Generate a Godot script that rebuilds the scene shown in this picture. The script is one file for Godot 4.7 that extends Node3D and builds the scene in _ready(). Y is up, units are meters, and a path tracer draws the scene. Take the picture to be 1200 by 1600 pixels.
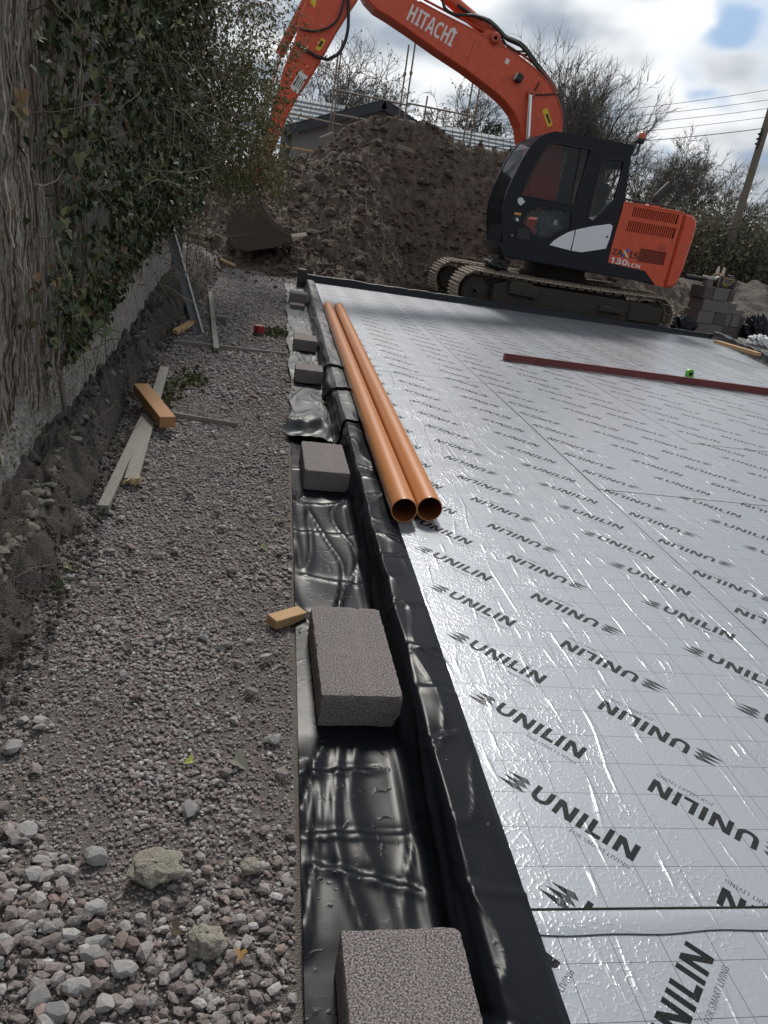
extends Node3D
# A building site: foil-faced insulation laid on a slab, black membrane along its edge, an excavator and a heap of soil behind.
# World: y up, camera over x = 0, z = 0; -z runs along the slab edge, +x across the slab.

const FOCAL := 1119.4                       # pixels of the 1200 x 1600 photograph
const EYE := Vector3(0, 1.255, 0)
const TOP := 0.10                           # top of the insulation
var cam_basis := Basis.from_euler(Vector3(deg_to_rad(-22.331), deg_to_rad(-10.771), deg_to_rad(9.171)))
var rng := RandomNumberGenerator.new()
var taken := {}

func _ready() -> void:
	rng.seed = 7
	make_camera()
	make_sky()
	make_materials()
	make_ground()
	make_boards()
	make_membrane()
	make_blocks()
	make_pipes_and_tools()
	make_bank_and_wall()
	make_ivy()
	make_timbers()
	make_gravel()
	make_mound()
	make_excavator()
	make_far_right()
	make_houses()
	make_trees()
	make_litter()

func make_camera() -> void:
	var c := Camera3D.new()
	c.name = "camera"
	c.transform = Transform3D(cam_basis, EYE)
	c.fov = rad_to_deg(2.0 * atan(800.0 / FOCAL))
	c.near = 0.05
	c.far = 2000.0
	add_child(c)
	c.current = true

func make_sky() -> void:
	var sun := DirectionalLight3D.new()
	sun.name = "sun"
	var to_sun := Vector3(sin(deg_to_rad(4.0)) * cos(deg_to_rad(45.0)), sin(deg_to_rad(45.0)), -cos(deg_to_rad(4.0)) * cos(deg_to_rad(45.0)))
	sun.look_at_from_position(to_sun * 50.0, Vector3.ZERO, Vector3.UP)
	sun.light_energy = 0.75
	sun.light_angular_distance = 10.0
	sun.light_color = Color(1.0, 0.98, 0.945)
	sun.shadow_enabled = true
	add_child(sun)
	var w := 1536
	var h := 768
	var img := Image.create_empty(w, h, false, Image.FORMAT_RGBF)
	img.fill(Color(0.16, 0.15, 0.14))
	var na := FastNoiseLite.new(); na.seed = 3; na.frequency = 1.0; na.fractal_octaves = 5; na.fractal_gain = 0.5
	var nb := FastNoiseLite.new(); nb.seed = 12; nb.frequency = 0.55; nb.fractal_octaves = 3
	var hole := ray(1165, 78).normalized()
	var hole2 := ray(1120, 88).normalized()
	var dark := ray(905, 60).normalized()
	var dark2 := ray(1120, 225).normalized()
	var lit := ray(1110, 20).normalized()
	var lit2 := ray(1150, 130).normalized()
	# thin cloud before the sun; unseen glow round it added to raise contrast
	for j in h / 2 + 12:
		var th := PI * (j + 0.5) / h
		var y := cos(th)
		var s := sin(th)
		for i in w:
			var a := TAU * (i + 0.5) / w            # the panorama's first column looks along -z
			var d := Vector3(sin(a) * s, y, -cos(a) * s)
			var k := 1.0 / (maxf(y, 0.0) + 0.22)
			var q := Vector3(d.x * k, d.z * k, 0.0) * 2.1
			var n := na.get_noise_3d(q.x, q.y, 4.0)
			var m := nb.get_noise_3d(q.x, q.y, 9.0)
			var shade := 0.50 + 1.35 * n + 0.75 * m
			var inview := d.dot(hole)
			if inview > 0.9:
				shade += 0.4 * smoothstep(0.985, 0.999, d.dot(lit)) + 0.35 * smoothstep(0.988, 0.999, d.dot(lit2)) - 0.42 * smoothstep(0.985, 0.999, d.dot(dark)) - 0.3 * smoothstep(0.987, 0.999, d.dot(dark2))
			shade = clampf(shade, 0.0, 1.15)
			var c := Color(0.27, 0.315, 0.375).lerp(Color(0.74, 0.755, 0.775), clampf(shade, 0.0, 1.0))
			var gap := 0.5 * smoothstep(0.9990, 1.0, d.dot(hole) + 0.0045 * n) + 0.4 * smoothstep(0.9995, 1.0, d.dot(hole2) + 0.0022 * n)
			gap = maxf(gap, smoothstep(-0.45, -0.62, m + 0.25 * n) * 0.8)
			c = c.lerp(Color(0.25, 0.38, 0.58), clampf(gap, 0.0, 1.0))
			c = c.lerp(Color(0.66, 0.69, 0.71), 0.35 * exp(-maxf(y, 0.0) * 16.0))
			var added_glow := 1.0 + 0.8 * pow(maxf(0.0, d.dot(to_sun)), 8.0)
			c = Color(c.r * added_glow, c.g * added_glow, c.b * added_glow * 0.99)
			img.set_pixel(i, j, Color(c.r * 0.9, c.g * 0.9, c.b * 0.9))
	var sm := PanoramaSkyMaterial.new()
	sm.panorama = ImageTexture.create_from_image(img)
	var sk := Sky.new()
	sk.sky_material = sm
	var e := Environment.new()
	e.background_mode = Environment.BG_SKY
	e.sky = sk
	e.tonemap_mode = Environment.TONE_MAPPER_LINEAR
	e.tonemap_exposure = 1.34
	e.sdfgi_enabled = true
	e.ssao_enabled = true
	e.ssil_enabled = true
	var we := WorldEnvironment.new()
	we.name = "environment"
	we.environment = e
	add_child(we)

# ---------- photograph pixel to place ----------
func ray(px: float, py: float) -> Vector3:
	return cam_basis * Vector3((px - 600.0) / FOCAL, -(py - 800.0) / FOCAL, -1.0)
func on_y(px: float, py: float, y: float) -> Vector3:
	var d := ray(px, py)
	return EYE + d * ((y - EYE.y) / d.y)
func on_z(px: float, py: float, z: float) -> Vector3:
	var d := ray(px, py)
	return EYE + d * (z / d.z)
func on_x(px: float, py: float, x: float) -> Vector3:
	var d := ray(px, py)
	return EYE + d * (x / d.x)
func poly_z(px: Array, z: float) -> PackedVector2Array:
	var r := PackedVector2Array()
	for i in range(0, px.size(), 2):
		var p := on_z(px[i], px[i + 1], z)
		r.append(Vector2(p.x, p.y))
	return r

# ---------- naming ----------
func numbered(called: String) -> String:
	var k: int = taken.get(called, 0)
	taken[called] = k + 1
	return called if k == 0 else "%s_%03d" % [called, k]
func tag(o: Node3D, label: String, category: String, group := "") -> Node3D:
	o.set_meta("label", label)
	o.set_meta("category", category)
	if group: o.set_meta("group", group)
	return o
func thing(called: String, label: String, category: String, at := Vector3.ZERO, group := "") -> Node3D:
	var o := Node3D.new()
	o.name = numbered(called)
	add_child(o)
	o.position = at
	return tag(o, label, category, group)
func put(called: String, mesh: Mesh, material: Material, parent: Node3D = null) -> MeshInstance3D:
	var o := MeshInstance3D.new()
	o.name = called if parent else numbered(called)
	o.mesh = mesh
	if material: o.material_override = material
	if parent: parent.add_child(o, true)
	else: add_child(o)
	return o
func structure(o: Node3D) -> Node3D:
	o.set_meta("kind", "structure")
	return o
func stuff(o: Node3D) -> Node3D:
	o.set_meta("kind", "stuff")
	return o
func scatter(called: String, mesh: Mesh, material: Material, list: Array, colors: Array, parent: Node3D) -> Node3D:
	var mm := MultiMesh.new()
	mm.transform_format = MultiMesh.TRANSFORM_3D
	mm.use_colors = true
	mm.mesh = mesh
	mm.instance_count = list.size()
	for i in list.size():
		mm.set_instance_transform(i, list[i])
		mm.set_instance_color(i, colors[i])
	var o := MultiMeshInstance3D.new()
	o.name = called if parent else numbered(called)
	o.multimesh = mm
	o.material_override = material
	if parent: parent.add_child(o, true)
	else: add_child(o)
	return stuff(o)

# ---------- mesh building; faces are given counter-clockwise as seen from outside ----------
class Builder:
	var v := PackedVector3Array()
	var n := PackedVector3Array()
	var u := PackedVector2Array()
	var c := PackedColorArray()
	var ix := PackedInt32Array()
	var colored := false
	var tint := Color.WHITE
	func vert(p: Vector3, nn: Vector3, uv := Vector2.ZERO) -> int:
		v.append(p); n.append(nn); u.append(uv)
		if colored: c.append(tint)
		return v.size() - 1
	func tri(a: Vector3, b: Vector3, d: Vector3) -> void:
		var nn := (b - a).cross(d - a).normalized()
		var k := vert(a, nn); vert(b, nn); vert(d, nn)
		ix.append_array(PackedInt32Array([k, k + 2, k + 1]))
	func quad(a: Vector3, b: Vector3, d: Vector3, e: Vector3) -> void:
		var nn := (d - a).cross(e - b).normalized()
		var k := vert(a, nn, Vector2(0, 0)); vert(b, nn, Vector2(1, 0)); vert(d, nn, Vector2(1, 1)); vert(e, nn, Vector2(0, 1))
		ix.append_array(PackedInt32Array([k, k + 2, k + 1, k, k + 3, k + 2]))
	func tri_out(a: Vector3, b: Vector3, d: Vector3, o: Vector3) -> void:
		if (b - a).cross(d - a).dot(a + b + d - o * 3.0) < 0.0: tri(a, d, b)
		else: tri(a, b, d)
	func quad_out(a: Vector3, b: Vector3, d: Vector3, e: Vector3, o: Vector3) -> void:
		if (d - a).cross(e - b).dot(a + b + d + e - o * 4.0) < 0.0: quad(a, e, d, b)
		else: quad(a, b, d, e)
	# box with chamfered edges
	func box(t: Transform3D, size: Vector3, bevel := 0.0) -> void:
		var h := size * 0.5
		var o := t.origin
		if bevel <= 0.0:
			for ax in 3:
				for s in [-1.0, 1.0]:
					var q := []
					for k in [[-1, -1], [1, -1], [1, 1], [-1, 1]]:
						var p := Vector3()
						p[ax] = s * h[ax]; p[(ax + 1) % 3] = k[0] * h[(ax + 1) % 3]; p[(ax + 2) % 3] = k[1] * h[(ax + 2) % 3]
						q.append(t * p)
					quad_out(q[0], q[1], q[2], q[3], o)
			return
		var b := minf(bevel, minf(h.x, minf(h.y, h.z)) * 0.9)
		var corner := func(sg: Vector3, ax: int) -> Vector3:
			var p := (h - Vector3(b, b, b)) * sg
			p[ax] = h[ax] * sg[ax]
			return t * p
		for ax in 3:
			var a1 := (ax + 1) % 3
			var a2 := (ax + 2) % 3
			for s in [-1.0, 1.0]:
				var q := []
				for k in [[-1, -1], [1, -1], [1, 1], [-1, 1]]:
					var sg := Vector3()
					sg[ax] = s; sg[a1] = k[0]; sg[a2] = k[1]
					q.append(corner.call(sg, ax))
				quad_out(q[0], q[1], q[2], q[3], o)
			for k in [[-1, -1], [1, -1], [1, 1], [-1, 1]]:      # the four edges along ax
				var lo := Vector3(); var hi := Vector3()
				lo[ax] = -1; hi[ax] = 1
				lo[a1] = k[0]; hi[a1] = k[0]; lo[a2] = k[1]; hi[a2] = k[1]
				quad_out(corner.call(lo, a1), corner.call(hi, a1), corner.call(hi, a2), corner.call(lo, a2), o)
		for sx in [-1, 1]:
			for sy in [-1, 1]:
				for sz in [-1, 1]:
					var sg := Vector3(sx, sy, sz)
					tri_out(corner.call(sg, 0), corner.call(sg, 1), corner.call(sg, 2), o)
	# a bar of square section between two points
	func bar(a: Vector3, b: Vector3, w: float, hgt: float, bevel := 0.0, up := Vector3.UP) -> void:
		var z := (b - a).normalized()
		var x := up.cross(z)
		if x.length() < 0.01: x = Vector3.RIGHT.cross(z)
		x = x.normalized()
		box(Transform3D(Basis(x, z.cross(x), z), (a + b) * 0.5), Vector3(w, hgt, a.distance_to(b)), bevel)
	# round tube along a path; radii one per point
	func tube(path: PackedVector3Array, radii: PackedFloat32Array, sides := 6, caps := true) -> void:
		var m := path.size()
		if m < 2: return
		var first := v.size()
		var side := Vector3.ZERO
		for i in m:
			var d := (path[mini(i + 1, m - 1)] - path[maxi(i - 1, 0)]).normalized()
			if side == Vector3.ZERO:
				side = d.cross(Vector3(0.31, 0.9, 0.3) if absf(d.y) < 0.9 else Vector3(0.9, 0.1, 0.4)).normalized()
			else:
				side = (side - d * side.dot(d)).normalized()
			var up := d.cross(side)
			for k in sides:
				var a := TAU * k / sides
				var o := side * cos(a) + up * sin(a)
				vert(path[i] + o * radii[i], o, Vector2(float(k) / sides, i))
		for i in m - 1:
			for k in sides:
				var a := first + i * sides + k
				var b := first + i * sides + (k + 1) % sides
				ix.append_array(PackedInt32Array([a, a + sides, b, b, a + sides, b + sides]))
		if caps:
			for e in [0, m - 1]:
				var out := (path[e] - path[1 if e == 0 else m - 2]).normalized()
				var mid := vert(path[e], out)
				var ring := []
				for k in sides: ring.append(vert(v[first + e * sides + k], out))
				for k in sides:
					var a: int = ring[k]
					var b: int = ring[(k + 1) % sides]
					if e == 0: ix.append_array(PackedInt32Array([mid, a, b]))
					else: ix.append_array(PackedInt32Array([mid, b, a]))
	func rod(a: Vector3, b: Vector3, r: float, sides := 10, r2 := -1.0) -> void:
		tube(PackedVector3Array([a, b]), PackedFloat32Array([r, r if r2 < 0.0 else r2]), sides)
	# polygon (x, y) extruded from z0 to z1, edges chamfered by b
	func prism(p: PackedVector2Array, z0: float, z1: float, b := 0.0, t := Transform3D()) -> void:
		var q := p.duplicate()
		var m := q.size()
		var area := 0.0
		for i in m: area += q[i].cross(q[(i + 1) % m])
		if area < 0.0: q.reverse()
		var inner := q.duplicate()
		if b > 0.0:
			for i in m:
				var d0 := (q[i] - q[(i + m - 1) % m]).normalized()
				var d1 := (q[(i + 1) % m] - q[i]).normalized()
				var n0 := Vector2(-d0.y, d0.x)
				var n1 := Vector2(-d1.y, d1.x)
				var s := n0 + n1
				inner[i] = q[i] + s * (b / maxf(0.35, s.dot(n0)))
		var cap := Geometry2D.triangulate_polygon(inner)
		var lo := minf(z0, z1)
		var hi := maxf(z0, z1)
		for e in 2:
			var z := hi if e == 0 else lo
			var nn := t.basis * Vector3(0, 0, 1 if e == 0 else -1)
			var first := v.size()
			for w in inner: vert(t * Vector3(w.x, w.y, z), nn, w)
			for k in range(0, cap.size(), 3):
				var a := inner[cap[k]]; var bb := inner[cap[k + 1]]; var cc := inner[cap[k + 2]]
				var ccw := (bb - a).cross(cc - a) > 0.0
				if ccw == (e == 0): ix.append_array(PackedInt32Array([first + cap[k], first + cap[k + 2], first + cap[k + 1]]))
				else: ix.append_array(PackedInt32Array([first + cap[k], first + cap[k + 1], first + cap[k + 2]]))
		for i in m:
			var j := (i + 1) % m
			quad(t * Vector3(q[i].x, q[i].y, lo + b), t * Vector3(q[j].x, q[j].y, lo + b), t * Vector3(q[j].x, q[j].y, hi - b), t * Vector3(q[i].x, q[i].y, hi - b))
			if b > 0.0:
				quad(t * Vector3(q[i].x, q[i].y, hi - b), t * Vector3(q[j].x, q[j].y, hi - b), t * Vector3(inner[j].x, inner[j].y, hi), t * Vector3(inner[i].x, inner[i].y, hi))
				quad(t * Vector3(inner[i].x, inner[i].y, lo), t * Vector3(inner[j].x, inner[j].y, lo), t * Vector3(q[j].x, q[j].y, lo + b), t * Vector3(q[i].x, q[i].y, lo + b))
	# frame between two loops with the same number of points
	func frame(outer: PackedVector2Array, inner: PackedVector2Array, z0: float, z1: float) -> void:
		var m := outer.size()
		for i in m:
			var j := (i + 1) % m
			var q := PackedVector2Array([outer[i], outer[j], inner[j], inner[i]])
			var area := 0.0
			for k in 4: area += q[k].cross(q[(k + 1) % 4])
			if absf(area) < 1e-7: continue
			prism(q, z0, z1)
	# grid of points with smooth normals; rows of equal length; up = rough direction of the front
	func grid(pts: PackedVector3Array, nu: int, nv: int, up: Vector3, uvs := PackedVector2Array(), cols := PackedColorArray()) -> void:
		var first := v.size()
		var flip := 0.0
		for j in nv:
			for i in nu:
				var du := pts[j * nu + mini(i + 1, nu - 1)] - pts[j * nu + maxi(i - 1, 0)]
				var dv := pts[mini(j + 1, nv - 1) * nu + i] - pts[maxi(j - 1, 0) * nu + i]
				var nn := du.cross(dv).normalized()
				flip += nn.dot(up)
				v.append(pts[j * nu + i]); n.append(nn)
				u.append(uvs[j * nu + i] if uvs.size() else Vector2(float(i) / nu, float(j) / nv))
				if colored: c.append(cols[j * nu + i] if cols.size() else tint)
		var turned := flip < 0.0
		if turned:
			for k in nu * nv: n[first + k] = -n[first + k]
		for j in nv - 1:
			for i in nu - 1:
				var a := first + j * nu + i
				if turned: ix.append_array(PackedInt32Array([a, a + 1, a + nu, a + 1, a + nu + 1, a + nu]))
				else: ix.append_array(PackedInt32Array([a, a + nu, a + 1, a + 1, a + nu, a + nu + 1]))
	# a profile (radius, height) turned about y
	func lathe(profile: PackedVector2Array, sides: int, t := Transform3D()) -> void:
		var m := profile.size()
		var pts := PackedVector3Array()
		for k in sides + 1:
			var a := TAU * k / sides
			for p in profile: pts.append(t * Vector3(cos(a) * p.x, p.y, -sin(a) * p.x))
		var first := v.size()
		grid(pts, m, sides + 1, Vector3.ZERO)
		# orient outwards
		var s := 0.0
		for k in range(first, v.size()):
			var loc := t.affine_inverse() * v[k]
			s += (t.basis.inverse() * n[k]).dot(Vector3(loc.x, 0, loc.z))
		if s < 0.0:
			for k in range(first, v.size()): n[k] = -n[k]
			for k in range(ix.size() - (m - 1) * sides * 6, ix.size(), 3):
				var q := ix[k + 1]; ix[k + 1] = ix[k + 2]; ix[k + 2] = q
	func mesh() -> ArrayMesh:
		var a := []
		a.resize(Mesh.ARRAY_MAX)
		a[Mesh.ARRAY_VERTEX] = v; a[Mesh.ARRAY_NORMAL] = n; a[Mesh.ARRAY_TEX_UV] = u; a[Mesh.ARRAY_INDEX] = ix
		if colored: a[Mesh.ARRAY_COLOR] = c
		var m := ArrayMesh.new()
		m.add_surface_from_arrays(Mesh.PRIMITIVE_TRIANGLES, a)
		return m

func fine_noise(seed_: int, freq: float, octaves := 4, kind := FastNoiseLite.TYPE_SIMPLEX_SMOOTH) -> FastNoiseLite:
	var f := FastNoiseLite.new()
	f.seed = seed_; f.frequency = freq; f.noise_type = kind; f.fractal_octaves = octaves
	f.fractal_type = FastNoiseLite.FRACTAL_FBM
	return f

# an angular lump: icosahedron, once divided if fine, pushed in and out
func lump(seed_: int, rough: float, fine := false, flat := 0.75) -> ArrayMesh:
	var r := RandomNumberGenerator.new()
	r.seed = seed_
	var t := (1.0 + sqrt(5.0)) / 2.0
	var p := [Vector3(-1, t, 0), Vector3(1, t, 0), Vector3(-1, -t, 0), Vector3(1, -t, 0), Vector3(0, -1, t), Vector3(0, 1, t), Vector3(0, -1, -t), Vector3(0, 1, -t), Vector3(t, 0, -1), Vector3(t, 0, 1), Vector3(-t, 0, -1), Vector3(-t, 0, 1)]
	var f := [[0, 11, 5], [0, 5, 1], [0, 1, 7], [0, 7, 10], [0, 10, 11], [1, 5, 9], [5, 11, 4], [11, 10, 2], [10, 7, 6], [7, 1, 8], [3, 9, 4], [3, 4, 2], [3, 2, 6], [3, 6, 8], [3, 8, 9], [4, 9, 5], [2, 4, 11], [6, 2, 10], [8, 6, 7], [9, 8, 1]]
	if fine:
		var g := []
		var mids := {}
		for q in f:
			var m := []
			for k in 3:
				var a: int = mini(q[k], q[(k + 1) % 3])
				var b: int = maxi(q[k], q[(k + 1) % 3])
				var key := a * 1000 + b
				if not mids.has(key):
					mids[key] = p.size()
					p.append((p[a].normalized() + p[b].normalized()) * 0.5)
				m.append(mids[key])
			g.append_array([[q[0], m[0], m[2]], [q[1], m[1], m[0]], [q[2], m[2], m[1]], [m[0], m[1], m[2]]])
		f = g
	# cut by a few random planes so that faces are flat and edges sharp, as crushed stone is
	var planes := []
	for k in 12: planes.append([Vector3(r.randfn(), r.randfn(), r.randfn()).normalized(), r.randf_range(0.52, 0.86)])
	for i in p.size():
		var d: Vector3 = p[i].normalized()
		var l := 1.0 + r.randf_range(-rough, rough)
		for q in planes:
			var dt: float = d.dot(q[0])
			if dt > 0.05: l = minf(l, q[1] / dt)
		p[i] = d * l * Vector3(1.0, flat, 0.85) * 0.5
	var b := Builder.new()
	for q in f: b.tri(p[q[0]], p[q[1]], p[q[2]])
	return b.mesh()

# ---------- materials ----------
var M := {}
func lin(r: float, g: float, b: float) -> Color:
	return Color(r, g, b).linear_to_srgb()
func plain(r: float, g: float, b: float, rough := 0.8, metal := 0.0) -> StandardMaterial3D:
	var m := StandardMaterial3D.new()
	m.albedo_color = lin(r, g, b)
	m.roughness = rough
	m.metallic = metal
	return m
func noise_tex(ramp: Array, freq: float, octaves: int, seed_: int, size := 512, kind := FastNoiseLite.TYPE_SIMPLEX_SMOOTH) -> NoiseTexture2D:
	var t := NoiseTexture2D.new()
	t.width = size; t.height = size; t.seamless = true
	t.noise = fine_noise(seed_, freq, octaves, kind)
	if ramp.size():
		var g := Gradient.new()
		var off := PackedFloat32Array()
		var col := PackedColorArray()
		for k in ramp.size():
			off.append(float(k) / (ramp.size() - 1))
			col.append(ramp[k])
		g.offsets = off; g.colors = col
		t.color_ramp = g
	return t
# a surface of several colours in grains and patches, with relief; tile = metres that one texture covers
func grainy(ramp: Array, tile: float, rough: float, relief_cm: float, seed_: int, freq := 0.03, bump_freq := 0.08, octaves := 5, size := 512) -> StandardMaterial3D:
	var m := StandardMaterial3D.new()
	m.albedo_texture = noise_tex(ramp, freq, octaves, seed_, size)
	m.roughness = rough
	m.uv1_triplanar = true
	m.uv1_world_triplanar = true
	m.uv1_scale = Vector3.ONE / tile
	if relief_cm > 0.0:
		m.heightmap_enabled = true
		m.heightmap_texture = noise_tex([], bump_freq, 5, seed_ + 50, size)
		m.heightmap_scale = relief_cm
	return m
func make_materials() -> void:
	M.soil = grainy([lin(.022, .017, .014), lin(.05, .04, .033), lin(.075, .06, .05), lin(.11, .095, .08)], 0.9, 0.95, 3.0, 21, 0.02, 0.05)
	M.path = grainy([lin(.085, .071, .062), lin(.165, .141, .128), lin(.215, .187, .172), lin(.30, .272, .256)], 0.45, 0.95, 1.1, 22, 0.06, 0.12, 5, 1024)
	M.stone = plain(1, 1, 1, 0.88)
	M.stone.vertex_color_use_as_albedo = true
	M.stone.albedo_texture = noise_tex([lin(.55, .53, .52), lin(.9, .88, .87), lin(1, 1, 1), lin(1, 1, 1)], 0.03, 5, 19)
	M.stone.uv1_triplanar = true
	M.stone.uv1_world_triplanar = true
	M.stone.uv1_scale = Vector3.ONE * 9.0
	M.stone.heightmap_enabled = true
	M.stone.heightmap_texture = noise_tex([], 0.05, 4, 18)
	M.stone.heightmap_scale = 0.12
	M.clod = plain(1, 1, 1, 0.97)
	M.clod.vertex_color_use_as_albedo = true
	M.clod.heightmap_enabled = true
	M.clod.heightmap_texture = noise_tex([], 0.06, 4, 77)
	M.clod.heightmap_scale = 0.6
	M.clod.uv1_triplanar = true
	M.clod.uv1_scale = Vector3.ONE * 1.5
	M.block = grainy([lin(.02, .017, .016), lin(.06, .05, .048), lin(.19, .163, .16), lin(.29, .26, .255), lin(.44, .41, .40)], 0.5, 0.95, 0.32, 23, 0.09, 0.12, 3, 1024)
	M.block.uv1_world_triplanar = false
	M.block.uv1_offset = Vector3(0.5, 0.5, 0.5)
	M.block_far = grainy([lin(.06, .052, .05), lin(.11, .096, .092), lin(.16, .14, .135), lin(.22, .2, .19)], 0.5, 0.95, 0.5, 24, 0.05, 0.1)
	M.poly = plain(.007, .0085, .0115, 0.29)
	M.poly.metallic_specular = 0.21
	M.poly.heightmap_enabled = true
	M.poly.heightmap_texture = crease_tex()
	M.poly.heightmap_scale = 0.16
	M.poly.uv1_triplanar = true
	M.poly.uv1_world_triplanar = true
	M.poly.uv1_scale = Vector3(1.1, 1.1, 1.1)
	M.poly_edge = plain(.008, .010, .014, 0.5)
	M.foam = plain(.16, .15, .125, 0.9)
	M.pipe = grainy([lin(.43, .165, .055), lin(.49, .195, .068), lin(.47, .185, .063), lin(.54, .24, .10)], 0.6, 0.30, 0.0, 26, 0.02)
	M.pipe_in = plain(.22, .07, .02, 0.5)
	M.red_alu = grainy([lin(.10, .012, .012), lin(.15, .018, .018), lin(.12, .02, .02), lin(.2, .06, .05)], 0.5, 0.4, 0.0, 27, 0.03)
	M.black = plain(.008, .008, .009, 0.55)
	M.rubber = plain(.012, .012, .013, 0.6)
	M.wood_new = wood([lin(.32, .19, .095), lin(.42, .27, .14), lin(.36, .22, .11), lin(.5, .34, .19)], 31)
	M.wood_old = wood([lin(.13, .12, .105), lin(.22, .205, .18), lin(.17, .155, .135), lin(.30, .28, .25)], 32)
	M.wood_orange = wood([lin(.26, .13, .055), lin(.36, .19, .085), lin(.30, .16, .07), lin(.42, .25, .12)], 33)
	M.zinc = grainy([lin(.26, .29, .31), lin(.34, .37, .39), lin(.31, .34, .36), lin(.40, .43, .45)], 0.6, 0.42, 0.0, 34, 0.02)
	M.zinc.metallic = 0.55
	M.poly_far = plain(.022, .025, .028, 0.44)
	M.poly_far.metallic_specular = 0.36
	M.poly_far.heightmap_enabled = true
	M.poly_far.heightmap_texture = M.poly.heightmap_texture
	M.poly_far.heightmap_scale = 0.16
	M.poly_far.uv1_triplanar = true
	M.poly_far.uv1_world_triplanar = true
	M.poly_far.uv1_scale = Vector3(2.5, 2.5, 2.5)
	M.poly_dull = plain(.006, .008, .011, 0.55)
	M.poly_dull.metallic_specular = 0.35
	M.pipe_cut = plain(.5, .25, .12, 0.7)
	M.end_cap = plain(.22, .10, .09, 0.6)
	M.soil_light = grainy([lin(.035, .028, .022), lin(.07, .058, .047), lin(.095, .08, .066), lin(.14, .12, .10)], 1.3, 0.97, 4.0, 28, 0.02, 0.05)
	M.block_dark = grainy([lin(.03, .026, .025), lin(.06, .05, .05), lin(.09, .078, .076), lin(.14, .12, .118)], 0.5, 0.95, 0.5, 29, 0.05, 0.1)
	M.pole = grainy([lin(.09, .078, .062), lin(.15, .128, .102), lin(.13, .11, .088), lin(.19, .165, .135)], 0.8, 0.9, 0.6, 30, 0.02)
	M.house_wall = grainy([lin(.13, .125, .12), lin(.16, .155, .15), lin(.15, .145, .14), lin(.19, .185, .18)], 2.5, 0.95, 0.3, 35, 0.02)
	M.fascia = plain(.018, .022, .028, 0.5)
	M.slate = plain(.07, .075, .08, 0.7)
	M.slate_pale = plain(.21, .235, .26, 0.8)
	M.slate_pale2 = plain(.17, .19, .21, 0.8)
	M.scaf = plain(.16, .12, .09, 0.7)
	M.lime = plain(.10, .42, .03, 0.45)
	make_foil()
# a sheet with thin creases here and there
func crease_tex() -> ImageTexture:
	var n := 1024
	var a := fine_noise(45, 0.0085, 3); a.fractal_type = FastNoiseLite.FRACTAL_RIDGED
	a.domain_warp_enabled = true; a.domain_warp_amplitude = 40.0; a.domain_warp_frequency = 0.006
	var fa := a.get_seamless_image(n, n, false, false, 0.1, true).get_data()
	var fg := fine_noise(46, 0.006, 3).get_seamless_image(n, n, false, false, 0.1, true).get_data()
	var hf := PackedFloat32Array()
	hf.resize(n * n)
	for k in n * n:
		var c := maxf(0.0, (fa[k] - 130.0) / 125.0)
		hf[k] = pow(c, 5.0) * clampf((fg[k] - 90) / 90.0, 0.05, 1.0) + fg[k] * 0.0012
	var im := Image.create_from_data(n, n, false, Image.FORMAT_RF, hf.to_byte_array())
	im.convert(Image.FORMAT_RGBF)
	return ImageTexture.create_from_image(im)
func wood(ramp: Array, seed_: int) -> StandardMaterial3D:
	var m := StandardMaterial3D.new()
	m.albedo_texture = noise_tex(ramp, 0.02, 5, seed_)
	m.roughness = 0.85
	m.uv1_triplanar = true                     # in the plank's own axes: z runs along it
	m.uv1_scale = Vector3(8.0, 8.0, 0.5)
	m.uv1_offset = Vector3(0.5, 0.5, 0.5)
	m.heightmap_enabled = true
	m.heightmap_texture = m.albedo_texture
	m.heightmap_scale = 0.12
	return m

# ---------- printed foil ----------
var ink := PackedFloat32Array()
const INK_W := 2048
const INK_H := 768
func ink_tri(a: Vector2, b: Vector2, c: Vector2, k: float) -> void:      # in metres on the 0.8 x 0.3 tile, wrapping round
	var s := Vector2(INK_W / 0.8, INK_H / 0.3)
	a *= s; b *= s; c *= s
	if (b - a).cross(c - a) < 0.0:
		var q := b; b = c; c = q
	for y in range(floori(minf(a.y, minf(b.y, c.y))), ceili(maxf(a.y, maxf(b.y, c.y))) + 1):
		for x in range(floori(minf(a.x, minf(b.x, c.x))), ceili(maxf(a.x, maxf(b.x, c.x))) + 1):
			var hit := 0.0
			for o in 4:
				var p := Vector2(x + 0.25 + 0.5 * (o & 1), y + 0.25 + 0.5 * (o >> 1))
				if (b - a).cross(p - a) >= 0.0 and (c - b).cross(p - b) >= 0.0 and (a - c).cross(p - c) >= 0.0: hit += 0.25
			if hit > 0.0:
				var at := posmod(y, INK_H) * INK_W + posmod(x, INK_W)
				ink[at] = maxf(ink[at], minf(1.0, hit) * k)
func ink_poly(p: PackedVector2Array, k: float, t: Transform2D) -> void:
	var ids := Geometry2D.triangulate_polygon(p)
	for i in range(0, ids.size(), 3): ink_tri(t * p[ids[i]], t * p[ids[i + 1]], t * p[ids[i + 2]], k)
func bold_font(weight := 700) -> SystemFont:
	var f := SystemFont.new()
	f.font_names = PackedStringArray(["Droid Sans"])
	f.font_weight = weight
	return f
func text_mesh(words: String, height: float, depth: float, font: Font) -> TextMesh:
	var t := TextMesh.new()
	t.text = words
	t.font = font
	t.font_size = 48
	t.pixel_size = height / 34.5
	t.depth = depth
	t.curve_step = 2.0
	return t
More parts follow.
